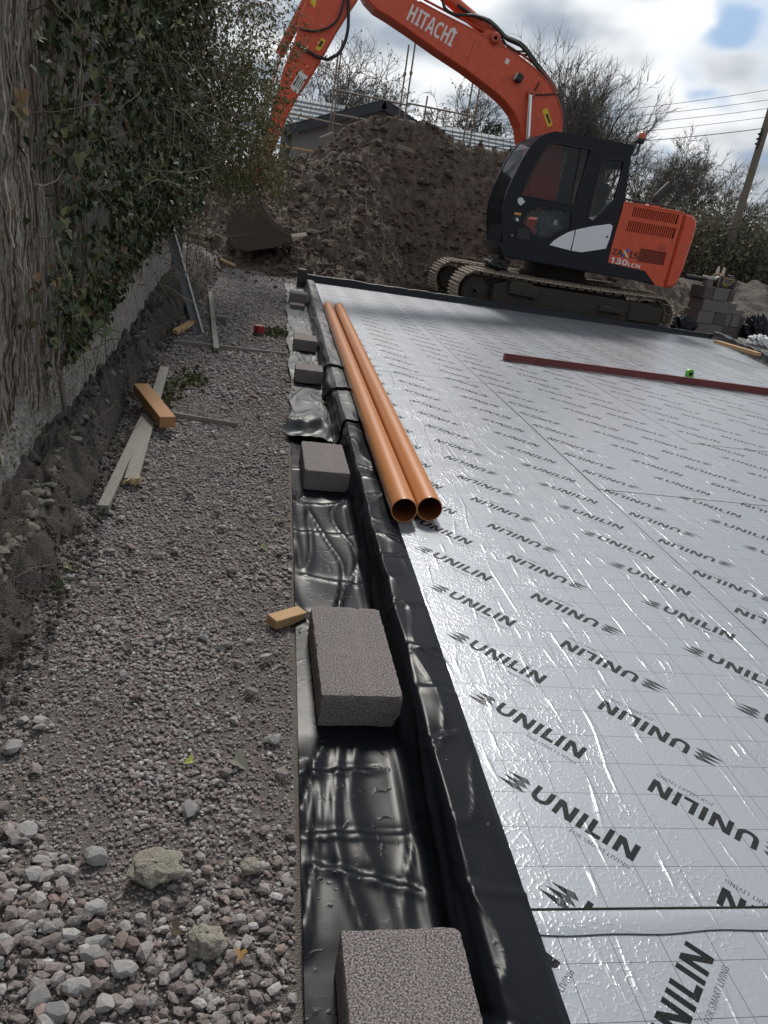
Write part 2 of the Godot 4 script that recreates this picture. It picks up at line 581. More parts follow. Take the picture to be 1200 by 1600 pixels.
func make_foil() -> void:
	ink.resize(INK_W * INK_H)
	# one word mark in its own frame: u along the line, v down, origin at the top left of the first letter
	var marks := []
	var st := 0.0125
	var hh := 0.052
	var x := 0.0
	var us := PackedVector2Array([Vector2(0, 0), Vector2(st, 0), Vector2(st, hh - 0.022)])
	for k in 7: us.append(Vector2(0.0235 - cos(PI * k / 6.0) * 0.0110, hh - 0.0205 + sin(PI * k / 6.0) * 0.0085))
	us.append_array(PackedVector2Array([Vector2(0.047 - st, hh - 0.022), Vector2(0.047 - st, 0), Vector2(0.047, 0), Vector2(0.047, hh - 0.02)]))
	for k in 9: us.append(Vector2(0.0235 + cos(PI * k / 8.0) * 0.0235, hh - 0.0195 + sin(PI * k / 8.0) * 0.0195))
	marks.append([us, 1.0])
	var en := func(o: float) -> void:
		marks.append([PackedVector2Array([Vector2(o, 0), Vector2(o + st, 0), Vector2(o + st, hh), Vector2(o, hh)]), 1.0])
		marks.append([PackedVector2Array([Vector2(o + 0.035, 0), Vector2(o + 0.035 + st, 0), Vector2(o + 0.035 + st, hh), Vector2(o + 0.035, hh)]), 1.0])
		marks.append([PackedVector2Array([Vector2(o, 0), Vector2(o + 0.015, 0), Vector2(o + 0.035 + st, hh), Vector2(o + 0.0325, hh)]), 1.0])
	x = 0.057
	en.call(x); x += 0.0475 + 0.010
	marks.append([PackedVector2Array([Vector2(x, 0), Vector2(x + st, 0), Vector2(x + st, hh), Vector2(x, hh)]), 1.0]); x += st + 0.010
	marks.append([PackedVector2Array([Vector2(x, 0), Vector2(x + st, 0), Vector2(x + st, hh - 0.012), Vector2(x + 0.033, hh - 0.012), Vector2(x + 0.033, hh), Vector2(x, hh)]), 1.0]); x += 0.033 + 0.006
	marks.append([PackedVector2Array([Vector2(x, 0), Vector2(x + st, 0), Vector2(x + st, hh), Vector2(x, hh)]), 1.0]); x += st + 0.010
	en.call(x)
	for k in 3:                                              # the emblem: three split blades before the word
		var lt := Vector2(-0.086 + 0.006 * k, 0.046 - 0.0165 * k)
		var rt := Vector2(-0.010 - 0.001 * k, 0.049 - 0.0165 * k)
		var mid := Vector2(-0.046 + 0.004 * k, 0.0475 - 0.0165 * k)
		marks.append([PackedVector2Array([lt, mid + Vector2(-0.006, -0.0075), mid + Vector2(0.006, 0.006)]), 1.0])
		marks.append([PackedVector2Array([mid + Vector2(-0.006, -0.0075), mid + Vector2(0.012, -0.012), rt, mid + Vector2(0.006, 0.006)]), 0.62])
		marks.append([PackedVector2Array([mid + Vector2(0.012, -0.012), rt, mid + Vector2(0.014, -0.002)]), 0.85])
	var tm := text_mesh("FOR SMART LIVING", 0.0105, 0.0, bold_font(400))
	var arr := tm.surface_get_arrays(0) if tm.get_surface_count() else []
	# text axes on the tile (x, z): along = (1, 1)/sqrt2, down = (-1, 1)/sqrt2
	var q := sqrt(0.5)
	for turned in 2:
		var t := Transform2D(Vector2(q, q), Vector2(-q, q), Vector2(0.692, 0.0 - 1.211 + 1.5))
		if turned == 1:
			var o := Vector2(0.914, -1.12 + 1.5)
			t = Transform2D(-t.x, -t.y, o * 2.0 - t.origin)
		for m in marks: ink_poly(m[0], m[1], t)
		if arr.size():
			var tv: PackedVector3Array = arr[Mesh.ARRAY_VERTEX]
			var ti: PackedInt32Array = arr[Mesh.ARRAY_INDEX] if arr[Mesh.ARRAY_INDEX] != null else PackedInt32Array(range(tv.size()))
			var lo := 1e9
			var hi := -1e9
			for p in tv: lo = minf(lo, p.x); hi = maxf(hi, p.x)
			var sc := 0.134 / (hi - lo)
			for k in range(0, ti.size(), 3):
				var w := []
				for e in 3: w.append(t * Vector2(0.112 + (tv[ti[k + e]].x - lo) * sc, 0.073 - tv[ti[k + e]].y * sc))
				ink_tri(w[0], w[1], w[2], 0.8)
	# the 100 mm grid: measured lines at x = 0.626 + 0.0985 k, z = -0.889 + 0.099 k; broken where the print stands
	var px := INK_W / 8
	var gx := int(fposmod(0.626, 0.1) / 0.8 * INK_W)
	var gz := int(fposmod(-0.889, 0.1) / 0.3 * INK_H)
	for k in 8:
		for y in INK_H:
			for o in 3:
				var at := y * INK_W + (gx + k * px + o) % INK_W
				ink[at] = maxf(ink[at], 0.85 if o == 1 else 0.5)
	for k in 3:
		for xx in INK_W:
			for o in 3:
				var at := ((gz + k * INK_H / 3 + o) % INK_H) * INK_W + xx
				ink[at] = maxf(ink[at], 0.85 if o == 1 else 0.5)
	var bytes := PackedByteArray()
	bytes.resize(INK_W * INK_H * 3)
	for k in INK_W * INK_H:
		var b := int(255.0 - 232.0 * ink[k])
		bytes[k * 3] = b; bytes[k * 3 + 1] = b; bytes[k * 3 + 2] = mini(255, b + 3)
	var printed := Image.create_from_data(INK_W, INK_H, false, Image.FORMAT_RGB8, bytes)
	ink.clear()
	# wrinkles: crinkled laminate all over, and long creases that run with the roll
	var n := 1280
	var a := fine_noise(41, 0.038, 2); a.fractal_type = FastNoiseLite.FRACTAL_RIDGED
	a.domain_warp_enabled = true; a.domain_warp_amplitude = 20.0; a.domain_warp_frequency = 0.022
	var fa := a.get_seamless_image(n, n, false, false, 0.1, true).get_data()
	var l := fine_noise(42, 0.010, 2); l.fractal_type = FastNoiseLite.FRACTAL_RIDGED
	l.domain_warp_enabled = true; l.domain_warp_amplitude = 9.0; l.domain_warp_frequency = 0.03
	var small := l.get_seamless_image(n, 160, false, false, 0.1, true)      # stretched along the roll
	small.resize(n, n, Image.INTERPOLATE_CUBIC)
	var fl := small.get_data()
	var g := fine_noise(43, 0.0045, 2)
	var fg := g.get_seamless_image(n, n, false, false, 0.1, true).get_data()
	var hf := PackedFloat32Array()
	hf.resize(n * n)
	for k in n * n:
		var amount := clampf((fg[k] - 40) / 120.0, 0.45, 1.1)
		var cr := maxf(0.0, (fa[k] - 150.0) / 105.0)
		var lg := maxf(0.0, (fl[k] - 196.0) / 59.0)
		hf[k] = amount * 0.45 * cr * cr + 1.0 * lg * lg + fg[k] * 0.0006
	var him := Image.create_from_data(n, n, false, Image.FORMAT_RF, hf.to_byte_array())
	him.convert(Image.FORMAT_RGBF)
	var m := StandardMaterial3D.new()
	m.albedo_color = lin(.325, .343, .372)
	m.metallic = 0.52
	m.roughness = 0.31
	m.heightmap_enabled = true
	m.heightmap_texture = ImageTexture.create_from_image(him)
	m.heightmap_scale = 0.17
	m.detail_enabled = true
	m.detail_blend_mode = BaseMaterial3D.BLEND_MODE_MUL
	m.detail_uv_layer = BaseMaterial3D.DETAIL_UV_2
	m.detail_albedo = ImageTexture.create_from_image(printed)
	M.foil = m
	M.tape = m.duplicate()
	M.tape.detail_enabled = false
	M.tape.roughness = 0.3

func make_boards() -> void:
	# columns 1.2 m wide from x = 0.545, boards 2.4 m long; joints as measured, the rest staggered
	var first := [-0.893, -3.325, -2.1, -0.9, -3.0, -1.6]
	for c in 6:                              # the right edge of the slab runs askew
		var x0 := 0.545 + 1.2 * c
		var x1 := x0 + 1.2
		var z := 0.6
		var next: float = first[c]
		if c in [1, 4]: next += 2.4
		while z > -11.88:
			var z1 := maxf(next, -11.9)
			if z1 > z - 0.05: z1 = z - 2.4
			board(x0, x1, z, z1, c == 0 and z > 0.0)
			z = z1
			next = z1 - 2.4
	# aluminium tape over the nearest joint
	var b := Builder.new()
	var pts := PackedVector3Array()
	for i in 40:
		var x := 0.56 + i * 0.0298
		var w := sin(i * 0.9) * 0.002 + sin(i * 0.31) * 0.003
		pts.append(Vector3(x, TOP + 0.0022, -0.8865))
		pts.append(Vector3(x, TOP + 0.0050, -0.868 + w))
		pts.append(Vector3(x, TOP + 0.0020, -0.842 + w))
	var uvs := PackedVector2Array()
	for p in pts: uvs.append(Vector2(p.x, p.z) / 1.5)
	b.grid(pts, 3, 40, Vector3.UP, uvs)
	tag(put("foil_tape", b.mesh(), M.tape), "strip of plain silver foil tape stuck along a board joint", "tape")

func right_edge(z: float) -> float:
	return 7.47 - 0.265 * (z + 11.6)
func board(x0: float, x1: float, z0: float, z1: float, turned: bool) -> void:
	var gap := 0.0024
	var top := TOP + rng.randf_range(-0.0012, 0.0012)
	if turned: top = TOP - 0.001
	var a := Vector3(x0 + gap, top, z0 - gap)
	var d := Vector3(x1 - gap, top, z1 + gap)
	var shift := Vector2(rng.randf(), rng.randf())
	var clip := Geometry2D.intersect_polygons(PackedVector2Array([Vector2(a.x, a.z), Vector2(d.x, a.z), Vector2(d.x, d.z), Vector2(a.x, d.z)]), PackedVector2Array([Vector2(-1, 2), Vector2(right_edge(2.0) - 0.02, 2), Vector2(right_edge(-13.0) - 0.02, -13), Vector2(-1, -13)]))
	if clip.is_empty(): return
	var c: PackedVector2Array = clip[0]
	var st := SurfaceTool.new()
	st.begin(Mesh.PRIMITIVE_TRIANGLES)
	for i in range(1, c.size() - 1):
		var three := [c[0], c[i], c[i + 1]]
		if (three[1] - three[0]).cross(three[2] - three[0]) < 0.0: three = [c[0], c[i + 1], c[i]]
		for w in three:
			var p := Vector3(w.x, top, w.y)
			st.set_normal(Vector3.UP)
			st.set_uv(Vector2(p.x / 1.5, p.z / 1.5) + shift)
			# the nearest board lies a quarter turn from the rest
			st.set_uv2(Vector2(-p.z + 0.039, p.x - 0.391) / Vector2(0.8, 0.3) if turned else Vector2(p.x, p.z + 1.5) / Vector2(0.8, 0.3))
			st.add_vertex(p)
	var m := st.commit()
	var b := Builder.new()
	b.prism(c, -(top - 0.001), -(top - 0.1), 0.0, Transform3D(Basis(Vector3.RIGHT, Vector3(0, 0, 1), Vector3(0, -1, 0)), Vector3.ZERO))
	var label := "silver printed insulation board among boards covering the slab"
	if x0 < 0.6 and z0 < -2.0 and z1 > -10.0: label = "silver printed insulation board with the orange pipes lying on it"
	elif z0 > -7.4 and z1 < -7.2 and x0 > 1.5: label = "silver printed insulation board crossed by the red straightedge"
	elif z1 < -11.5: label = "silver printed insulation board meeting the black upstand in front of the excavator"
	elif z1 < -7.4: label = "silver printed insulation board between the red straightedge and the excavator side"
	if turned: label = "silver printed insulation board with lettering running away, beside the taped joint"
	var t := thing("insulation_board", label, "insulation board", Vector3.ZERO, "" if turned else "foil faced boards on the slab")
	put("foil_face", m, M.foil, t)
	put("foam_core", b.mesh(), M.foam, t)

# ---------- black membrane along the slab ----------
var fold_a := fine_noise(61, 1.0, 1)
var fold_b := fine_noise(62, 1.0, 1)
var fold_c := fine_noise(63, 1.0, 1)
# cross-section: s 0..1 from the outer edge of the apron over the kerb to the lip on the boards
func membrane_point(s: float, z: float, far: bool) -> Vector3:
	var prof := [Vector2(0.150, 0.012), Vector2(0.21, 0.014), Vector2(0.30, 0.012), Vector2(0.375, 0.010), Vector2(0.405, 0.020), Vector2(0.425, 0.075), Vector2(0.438, 0.115), Vector2(0.452, 0.127), Vector2(0.50, 0.124), Vector2(0.545, 0.116), Vector2(0.566, 0.1075)]
	var cut := [0.0, 0.1, 0.24, 0.37, 0.43, 0.54, 0.63, 0.68, 0.81, 0.93, 1.0]
	var k := 0
	while k < 9 and s > cut[k + 1]: k += 1
	var f: float = (s - cut[k]) / (cut[k + 1] - cut[k])
	var p: Vector2 = prof[k].lerp(prof[k + 1], f)
	var out := Vector2(0, 1)
	if s > 0.40 and s < 0.66: out = Vector2(-0.9, 0.35)
	var apron := 1.0 - smoothstep(0.36, 0.46, s)
	var face := smoothstep(0.40, 0.46, s) * (1.0 - smoothstep(0.60, 0.70, s))
	var crown := smoothstep(0.62, 0.70, s)
	# long folds that follow the edge, with sharp backs
	var w := fold_c.get_noise_2d(z * 0.9, s * 2.0) * 0.12
	var r1 := 1.0 - absf(fold_a.get_noise_2d((s + w) * 3.4, z * 0.6))
	var r2 := 1.0 - absf(fold_b.get_noise_2d((s + w * 0.6) * 2.3 + 7.0, z * 0.9 + 3.0))
	var h := apron * (0.008 * pow(r1, 7.0) + 0.007 * pow(r2, 9.0) + 0.003 * fold_b.get_noise_2d(s * 3.0, z * 2.4))
	for q in [[-0.4, -0.85], [-1.49, -1.94], [-3.15, -3.6]]:       # pressed flat under the blocks
		h *= 1.0 - 0.9 * smoothstep(0.06, 0.0, maxf(z - q[0], q[1] - z))
	h += face * (0.010 * pow(r1, 4.0) - 0.006 + 0.009 * fold_b.get_noise_2d(s * 4.0, z * 3.0))
	h += crown * (0.006 * fold_a.get_noise_2d(z * 2.6, s * 3.0) + 0.004 * pow(1.0 - absf(fold_b.get_noise_2d(z * 2.4, s * 2.0)), 9.0)) * (1.0 - smoothstep(0.93, 1.0, s) * 0.7)
	# cross creases from handling
	for cr in [[-0.72, 0.5, 1.0, 0.9], [-0.925, 0.62, 1.0, 0.05], [-1.145, 0.0, 0.45, -0.06], [-1.29, 0.6, 0.85, -0.5], [-1.53, 0.7, 1.0, 0.03], [-1.93, 0.62, 1.0, -0.25], [-2.02, 0.0, 0.4, 0.12], [-2.68, 0.0, 0.46, 0.02], [-2.86, 0.6, 1.0, -0.35], [-3.12, 0.6, 1.0, 0.3], [-3.42, 0.0, 0.3, 0.1], [-3.75, 0.55, 1.0, 0.1], [-0.98, 0.05, 0.4, 0.5], [-1.36, 0.0, 0.3, -0.3], [-2.25, 0.05, 0.42, 0.35], [-2.5, 0.6, 0.95, 0.2], [-3.02, 0.1, 0.4, -0.3], [-1.75, 0.68, 1.0, 0.4], [-2.3, 0.66, 1.0, -0.1], [-3.3, 0.66, 0.95, 0.5]]:
		if s > cr[1] - 0.06 and s < cr[2] + 0.06:
			var dz: float = z - cr[0] - cr[3] * (s - 0.5) * 0.35
			var fade: float = smoothstep(cr[1] - 0.06, cr[1] + 0.03, s) * (1.0 - smoothstep(cr[2] - 0.03, cr[2] + 0.06, s))
			h += fade * (0.007 * exp(-absf(dz) / 0.008) - 0.005 * exp(-absf(dz + 0.016) / 0.014))
	if far:
		h += 0.012 + apron * (0.010 * fold_a.get_noise_2d(z * 1.6, s * 1.6) + 0.006 * pow(1.0 - absf(fold_b.get_noise_2d(z * 2.2 + s * 1.5, s * 1.8)), 5.0))
		p.x += 0.022 * fold_c.get_noise_2d(z * 1.7, 5.0) * apron * (1.0 - s) - 0.004 * maxf(0.0, -z - 5.0) * apron * (1.0 - s)
		# the near end stands up in a rumple
		var e := exp(-absf(z + 4.05) / 0.16)
		h += apron * e * (0.05 + 0.05 * fold_a.get_noise_2d(s * 5.0, z * 5.0))
		p.x -= (1.0 - smoothstep(0.0, 0.3, s)) * 0.06 * exp(-absf(z + 3.95) / 0.12)
		# gaping fold beside the kerb
		var e2 := exp(-pow((z + 5.05) / 0.35, 2.0))
		h += e2 * (face * 0.03 - 0.010 * apron)
	h = maxf(h, -0.004)
	return Vector3(p.x + out.x * h, p.y + out.y * h, z)
func membrane(called: String, z0: float, z1: float, step: float, far: bool, label: String) -> void:
	var ns := 62
	var nz := int((z0 - z1) / step) + 1
	var pts := PackedVector3Array()
	var under := PackedVector3Array()
	for j in nz:
		var z := z0 - (z0 - z1) * j / (nz - 1)
		for i in ns:
			var s := float(i) / (ns - 1)
			var zz := z
			if far: zz += (1.0 - smoothstep(0.0, 0.05, (z0 - z) / (z0 - z1))) * (0.10 * sin(s * 5.0) - 0.05 + 0.03 * sin(s * 17.0))
			var p := membrane_point(s, zz, far)
			pts.append(p)
	var b := Builder.new()
	b.grid(pts, ns, nz, Vector3.UP)
	var o := put(called, b.mesh(), M.poly_far if far else M.poly)
	tag(o, label, "plastic sheet", "black plastic sheets round the slab")
func make_membrane() -> void:
	membrane("damp_proof_membrane", 0.25, -4.25, 0.011, false, "glossy black plastic sheet under the two big loose grey blocks beside the gravel")
	membrane("damp_proof_membrane", -3.9, -11.95, 0.02, true, "crumpled black plastic sheet beside the far half of the orange pipes")
	# kerb under the membrane
	var b := Builder.new()
	b.box(Transform3D(Basis(), Vector3(0.493, 0.02, -5.8)), Vector3(0.088, 0.145, 12.3), 0.004)
	var k := put("slab_edge", b.mesh(), M.poly_edge)
	structure(k)
	# black straps bent over the kerb
	for q in [[-5.45, 0.0], [-4.78, 0.05]]:
		var path := PackedVector3Array()
		var rad := PackedFloat32Array()
		for i in 15:
			var s := 0.44 + 0.54 * i / 14.0
			var p := membrane_point(s, q[0] + q[1] * s, true)
			path.append(p + Vector3(-0.01 if s < 0.66 else 0.0, 0.012, q[1] * sin(i * 0.3) * 0.4))
			rad.append(0.012)
		var c := Builder.new()
		c.tube(path, rad, 7)
		tag(put("plastic_strap", c.mesh(), M.black), "thin black strap bent over the covered kerb beside the pipes", "strap", "black straps over the kerb")
	# far edge and right edge of the slab, wrapped in the same sheet
	var c := Builder.new()
	var pts := PackedVector3Array()
	var far_n := 150
	for j in far_n:
		var x := 0.42 + 7.25 * j / (far_n - 1)
		var w := 0.010 * fold_a.get_noise_2d(x * 3.0, 2.0)
		var y := 0.215 - 0.004 * x + w
		for q in [[-11.86, 0.098], [-11.90, 0.14], [-11.905, y - 0.012], [-11.93, y], [-11.99, y - 0.003], [-12.03, y - 0.03], [-12.06, 0.0]]:
			pts.append(Vector3(x, q[1] + 0.004 * fold_b.get_noise_2d(x * 8.0, q[1] * 30.0), q[0] + 0.012 * fold_b.get_noise_2d(x * 5.0, q[1] * 20.0)))
	c.grid(pts, 7, far_n, Vector3.UP)
	tag(put("damp_proof_membrane", c.mesh(), M.poly_dull), "black plastic upstand along the slab edge in front of the excavator tracks", "plastic sheet", "black plastic sheets round the slab")
	var e := Builder.new()
	pts = PackedVector3Array()
	for j in far_n:
		var z := -11.93 + 8.5 * j / (far_n - 1)
		var w := 0.014 * fold_a.get_noise_2d(z * 3.0, 22.0)
		for q in [[-0.05, 0.098], [0.0, 0.15], [0.005, 0.225 + w], [0.03, 0.235 + w], [0.14, 0.225 + w], [0.18, 0.15], [0.20, 0.0]]:
			pts.append(Vector3(right_edge(z) + q[0] + 0.012 * fold_b.get_noise_2d(z * 5.0, q[1] * 20.0), q[1] + 0.004 * fold_b.get_noise_2d(z * 8.0, q[1] * 30.0), z))
	e.grid(pts, 7, far_n, Vector3.UP)
	tag(put("damp_proof_membrane", e.mesh(), M.poly_dull), "black plastic upstand along the slab edge under the pale plank", "plastic sheet", "black plastic sheets round the slab")
	# the corner post wrapped in black sheet
	var p := on_y(473, 470, 0.05)
	var d := Builder.new()
	d.box(Transform3D(Basis(Vector3.UP, 0.1), Vector3(0.36, 0.14, -11.75)), Vector3(0.14, 0.30, 0.12), 0.012)
	tag(put("corner_shutter", d.mesh(), M.poly_edge), "upright black covered board at the slab corner behind a grey block", "board")

# ---------- concrete blocks ----------
func rough_block(size: Vector3, seed_: int, amp: float) -> ArrayMesh:
	var nz := fine_noise(seed_, 9.0, 3)
	var n2 := fine_noise(seed_ + 1, 60.0, 2)
	var b := Builder.new()
	var h := size * 0.5
	var pick := RandomNumberGenerator.new()
	pick.seed = seed_ * 7 + 1
	var chips := []                           # knocked corners and arrises
	for k in 9:
		var q := Vector3(h.x * (1 if pick.randf() < 0.5 else -1), h.y, h.z * (1 if pick.randf() < 0.5 else -1))
		if k % 3 == 1: q.x *= pick.randf()
		elif k % 3 == 2: q.z *= pick.randf()
		chips.append([q, pick.randf_range(0.005, 0.017)])
	for ax in 3:
		var a1 := (ax + 1) % 3
		var a2 := (ax + 2) % 3
		var n1 := maxi(3, int(size[a1] / 0.011))
		var m2 := maxi(3, int(size[a2] / 0.011))
		for s in [-1.0, 1.0]:
			var pts := PackedVector3Array()
			for j in m2 + 1:
				for i in n1 + 1:
					var p := Vector3()
					p[ax] = s * h[ax]; p[a1] = h[a1] * (2.0 * i / n1 - 1.0); p[a2] = h[a2] * (2.0 * j / m2 - 1.0)
					# round the arrises, then roughen
					var inn := Vector3(clampf(p.x, -h.x + 0.006, h.x - 0.006), clampf(p.y, -h.y + 0.006, h.y - 0.006), clampf(p.z, -h.z + 0.006, h.z - 0.006))
					var dd := p - inn
					if dd.length() > 0.006: p = inn + dd.normalized() * 0.006
					var dir := p.normalized()
					for ch in chips:
						var cd: float = p.distance_to(ch[0])
						if cd < ch[1]: p -= ch[0].normalized() * (ch[1] - cd) * 0.55
					p += dir * (nz.get_noise_3dv(p * 3.0) * amp + n2.get_noise_3dv(p * 1.6) * 0.0020)
					pts.append(p)
			var nn := Vector3(); nn[ax] = s
			b.grid(pts, n1 + 1, m2 + 1, nn)
	return b.mesh()
func make_blocks() -> void:
	var big := Vector3(0.215, 0.1, 0.44)
	# near edge of the bottom front, width direction: centre, turn, size, label
	var spots := [
		[Vector3(0.312, 0.066, -0.628), 0.01, big, "grey concrete block with a pale mortar smear, on smooth black plastic"],
		[Vector3(0.300, 0.066, -1.712), 0.03, big, "clean grey concrete block lying flat beside the short timber stub"],
		[Vector3(0.301, 0.066, -3.370), 0.02, big, "dark grey concrete block just in front of the crumpled sheet edge"],
	]
	var k := 0
	for s in spots:
		var made := block(s[0], s[1], s[2], s[3], 300 + k, 0.003)
		if k == 0:                            # smear of mortar on top of the nearest
			for q in [[0.025, 0.03, .055, .050, 411], [0.06, -0.02, .03, .026, 412], [-0.01, 0.075, .026, .03, 413], [0.045, 0.10, .02, .035, 414]]:
				var sm := put("mortar_smear", blob(q[4]), M.mortar, made)
				sm.transform = Transform3D(Basis.from_scale(Vector3(q[2], 0.0045, q[3])), Vector3(q[0], 0.0515, q[1]))
		k += 1
	# farther ones, from where their front foot meets the sheet
	for f in [
		[460, 597, 503, 602, 0.03, Vector3(0.215, 0.10, 0.22), "rough broken half block on the far crumpled sheet", 0.006],
		[458, 547, 494, 551, 0.03, Vector3(0.215, 0.10, 0.30), "smooth grey block between the broken half block and the red tin", 0.001],
		[453, 482, 475, 484, 0.03, Vector3(0.20, 0.05, 0.20), "thin grey paver lying on the sheet in front of a block", 0.001],
		[452.5, 474, 478, 476, 0.03, Vector3(0.215, 0.13, 0.30), "grey block standing at the slab corner by the black board", 0.001]]:
		var p := on_y(f[0], f[1], f[4])
		var q := on_y(f[2], f[3], f[4])
		var sz: Vector3 = f[5]
		var wide := clampf(p.distance_to(q), 0.16, 0.26)
		sz.x = wide
		var c := (p + q) * 0.5 + Vector3(0, sz.y * 0.5, -sz.z * 0.5)
		block(c, 0.0, sz, f[6], 320 + k, f[7])
		k += 1
func block(at: Vector3, turn: float, size: Vector3, label: String, seed_: int, amp: float) -> Node3D:
	var o := put("concrete_block", rough_block(size, seed_, amp), M.block)
	o.position = at
	o.rotation.y = turn
	return tag(o, label, "concrete block", "loose blocks weighing down the sheet")

# ---------- things lying on the boards ----------
func make_pipes_and_tools() -> void:
	var ends := [[Vector3(0.588, TOP + 0.0575, -2.66), Vector3(0.602, TOP + 0.0575, -8.72)], [Vector3(0.703, TOP + 0.0575, -2.70), Vector3(0.735, TOP + 0.0575, -8.78)]]
	for k in 2:
		var a: Vector3 = ends[k][0]
		var d: Vector3 = ends[k][1]
		var l := a.distance_to(d)
		var t := thing("drain_pipe", ["orange brown plastic drain pipe lying against the black covered kerb", "orange brown plastic drain pipe lying on the printed foil"][k], "pipe", a, "pair of drain pipes")
		t.look_at_from_position(a, d, Vector3.UP)
		var b := Builder.new()
		# local y of the lathe becomes -z of the thing
		var turn := Transform3D(Basis(Vector3.RIGHT, -PI / 2), Vector3.ZERO)
		b.lathe(PackedVector2Array([Vector2(0.0532, 0.0), Vector2(0.0550, 0.002), Vector2(0.055, 0.5), Vector2(0.055, l * 0.5), Vector2(0.055, l - 0.35), Vector2(0.055, l - 0.16), Vector2(0.058, l - 0.15), Vector2(0.0585, l - 0.002), Vector2(0.0565, l)]), 48, turn)
		put("pipe_wall", b.mesh(), M.pipe, t)
		var c := Builder.new()
		c.lathe(PackedVector2Array([Vector2(0.0512, -0.0003), Vector2(0.0512, l)]), 48, turn)
		put("pipe_bore", c.mesh(), M.pipe_in, t)
		var r := Builder.new()
		r.lathe(PackedVector2Array([Vector2(0.0511, 0.0), Vector2(0.0535, -0.0006)]), 48, turn)
		put("cut_end", r.mesh(), M.pipe_cut, t)
	# red straightedge
	var p := on_y(786, 563, TOP)
	var q := on_y(1206, 618, TOP)
	q = p + (q - p) * 1.6
	var t := thing("straightedge", "long dark red metal straightedge lying across the printed boards", "straightedge")
	var b := Builder.new()
	b.bar(p + Vector3(0, 0.036, 0), q + Vector3(0, 0.036, 0), 0.022, 0.066, 0.003)
	put("blade", b.mesh(), M.red_alu, t)
	b = Builder.new()
	b.bar(p + Vector3(-0.003, 0.0355, 0), p + Vector3(0.012, 0.0355, 0), 0.026, 0.071, 0.003)
	put("end_cap", b.mesh(), M.end_cap, t)
	b = Builder.new()
	b.bar(p + Vector3(0, 0.0695, 0), q + Vector3(0, 0.0695, 0), 0.034, 0.006, 0.001)
	put("top_flange", b.mesh(), M.red_alu, t)
	# tape measure
	var tp := on_y(1078, 590, TOP)
	var tm := thing("tape_measure", "bright green tape measure beside the red straightedge", "tape measure", tp + Vector3(0, 0, -0.03))
	var pl := PackedVector2Array()
	for k in 16:
		var a := TAU * k / 16.0
		pl.append(Vector2(clampf(cos(a) * 0.05, -0.042, 0.042), clampf(sin(a) * 0.05, -0.038, 0.05) + 0.038))
	b = Builder.new()
	b.prism(pl, -0.022, 0.022, 0.005)
	put("case", b.mesh(), M.lime, tm)
	b = Builder.new()
	b.prism(PackedVector2Array([Vector2(-0.02, 0.02), Vector2(0.025, 0.02), Vector2(0.03, 0.055), Vector2(-0.015, 0.06)]), 0.020, 0.026, 0.002)
	put("grip", b.mesh(), M.black, tm)
	b = Builder.new()
	b.box(Transform3D(Basis(), Vector3(0.05, 0.006, 0)), Vector3(0.016, 0.008, 0.022), 0.001)
	put("hook", b.mesh(), M.zinc, tm)
# ---------- ground ----------
func path_left(z: float) -> float:          # where the gravel ends and the bank of earth begins
	var t := [[0.5, -0.62], [-1.7, -0.64], [-2.05, -0.63], [-3.0, -0.71], [-4.8, -0.85], [-6.4, -0.93], [-7.5, -0.90], [-9.0, -0.95], [-12.0, -1.0]]
	for k in t.size() - 1:
		if z > t[k + 1][0]: return lerpf(t[k][1], t[k + 1][1], clampf((t[k][0] - z) / (t[k][0] - t[k + 1][0]), 0.0, 1.0))
	return -1.0
func wall_x(z: float) -> float:
	return -0.80 - 0.062 * (-z - 1.5)
var g_low := fine_noise(81, 0.8, 3)
var g_fine := fine_noise(82, 6.0, 3)
func ground_y(x: float, z: float) -> float:
	var y := 0.012 * g_low.get_noise_2d(x, z) + 0.008 * g_fine.get_noise_2d(x, z)
	if x < 0.2 and z > -13.0:
		var edge := path_left(z) + 0.05 * g_low.get_noise_2d(z * 3.0, 7.0) + 0.03 * g_fine.get_noise_2d(z * 0.8, 3.0)
		var rise := smoothstep(edge + 0.02, edge - 0.10 - 0.05 * g_low.get_noise_2d(z * 4.0, 1.0), x)
		y += rise * (0.15 + 0.05 * g_low.get_noise_2d(x * 2.0, z * 1.5) + 0.035 * g_fine.get_noise_2d(x * 1.5, z * 1.5)) + 0.12 * smoothstep(edge - 0.1, edge - 0.4, x)
	if x > 0.18 and x < 7.7 and z > -12.1 and z < 3.0: y = -0.035
	if z < -11.2:
		y += smoothstep(-11.2, -13.0, z) * (0.05 + 0.05 * g_low.get_noise_2d(x, z)) * (1.0 - smoothstep(1.5, 3.0, x))
	if z < -12.0 and x > 0.6: y -= 0.10 * smoothstep(-12.0, -12.15, z) * smoothstep(0.6, 1.6, x) * (1.0 - smoothstep(-16.0, -19.0, z))
	if z < -14.0 and x > 6.0: y += 0.05 * g_low.get_noise_2d(x * 0.6, z * 0.6) + 0.04 * g_fine.get_noise_2d(x * 0.3, z * 0.3)
	if z < -26.0: y += minf(1.2, (-26.0 - z) * 0.02)
	return y
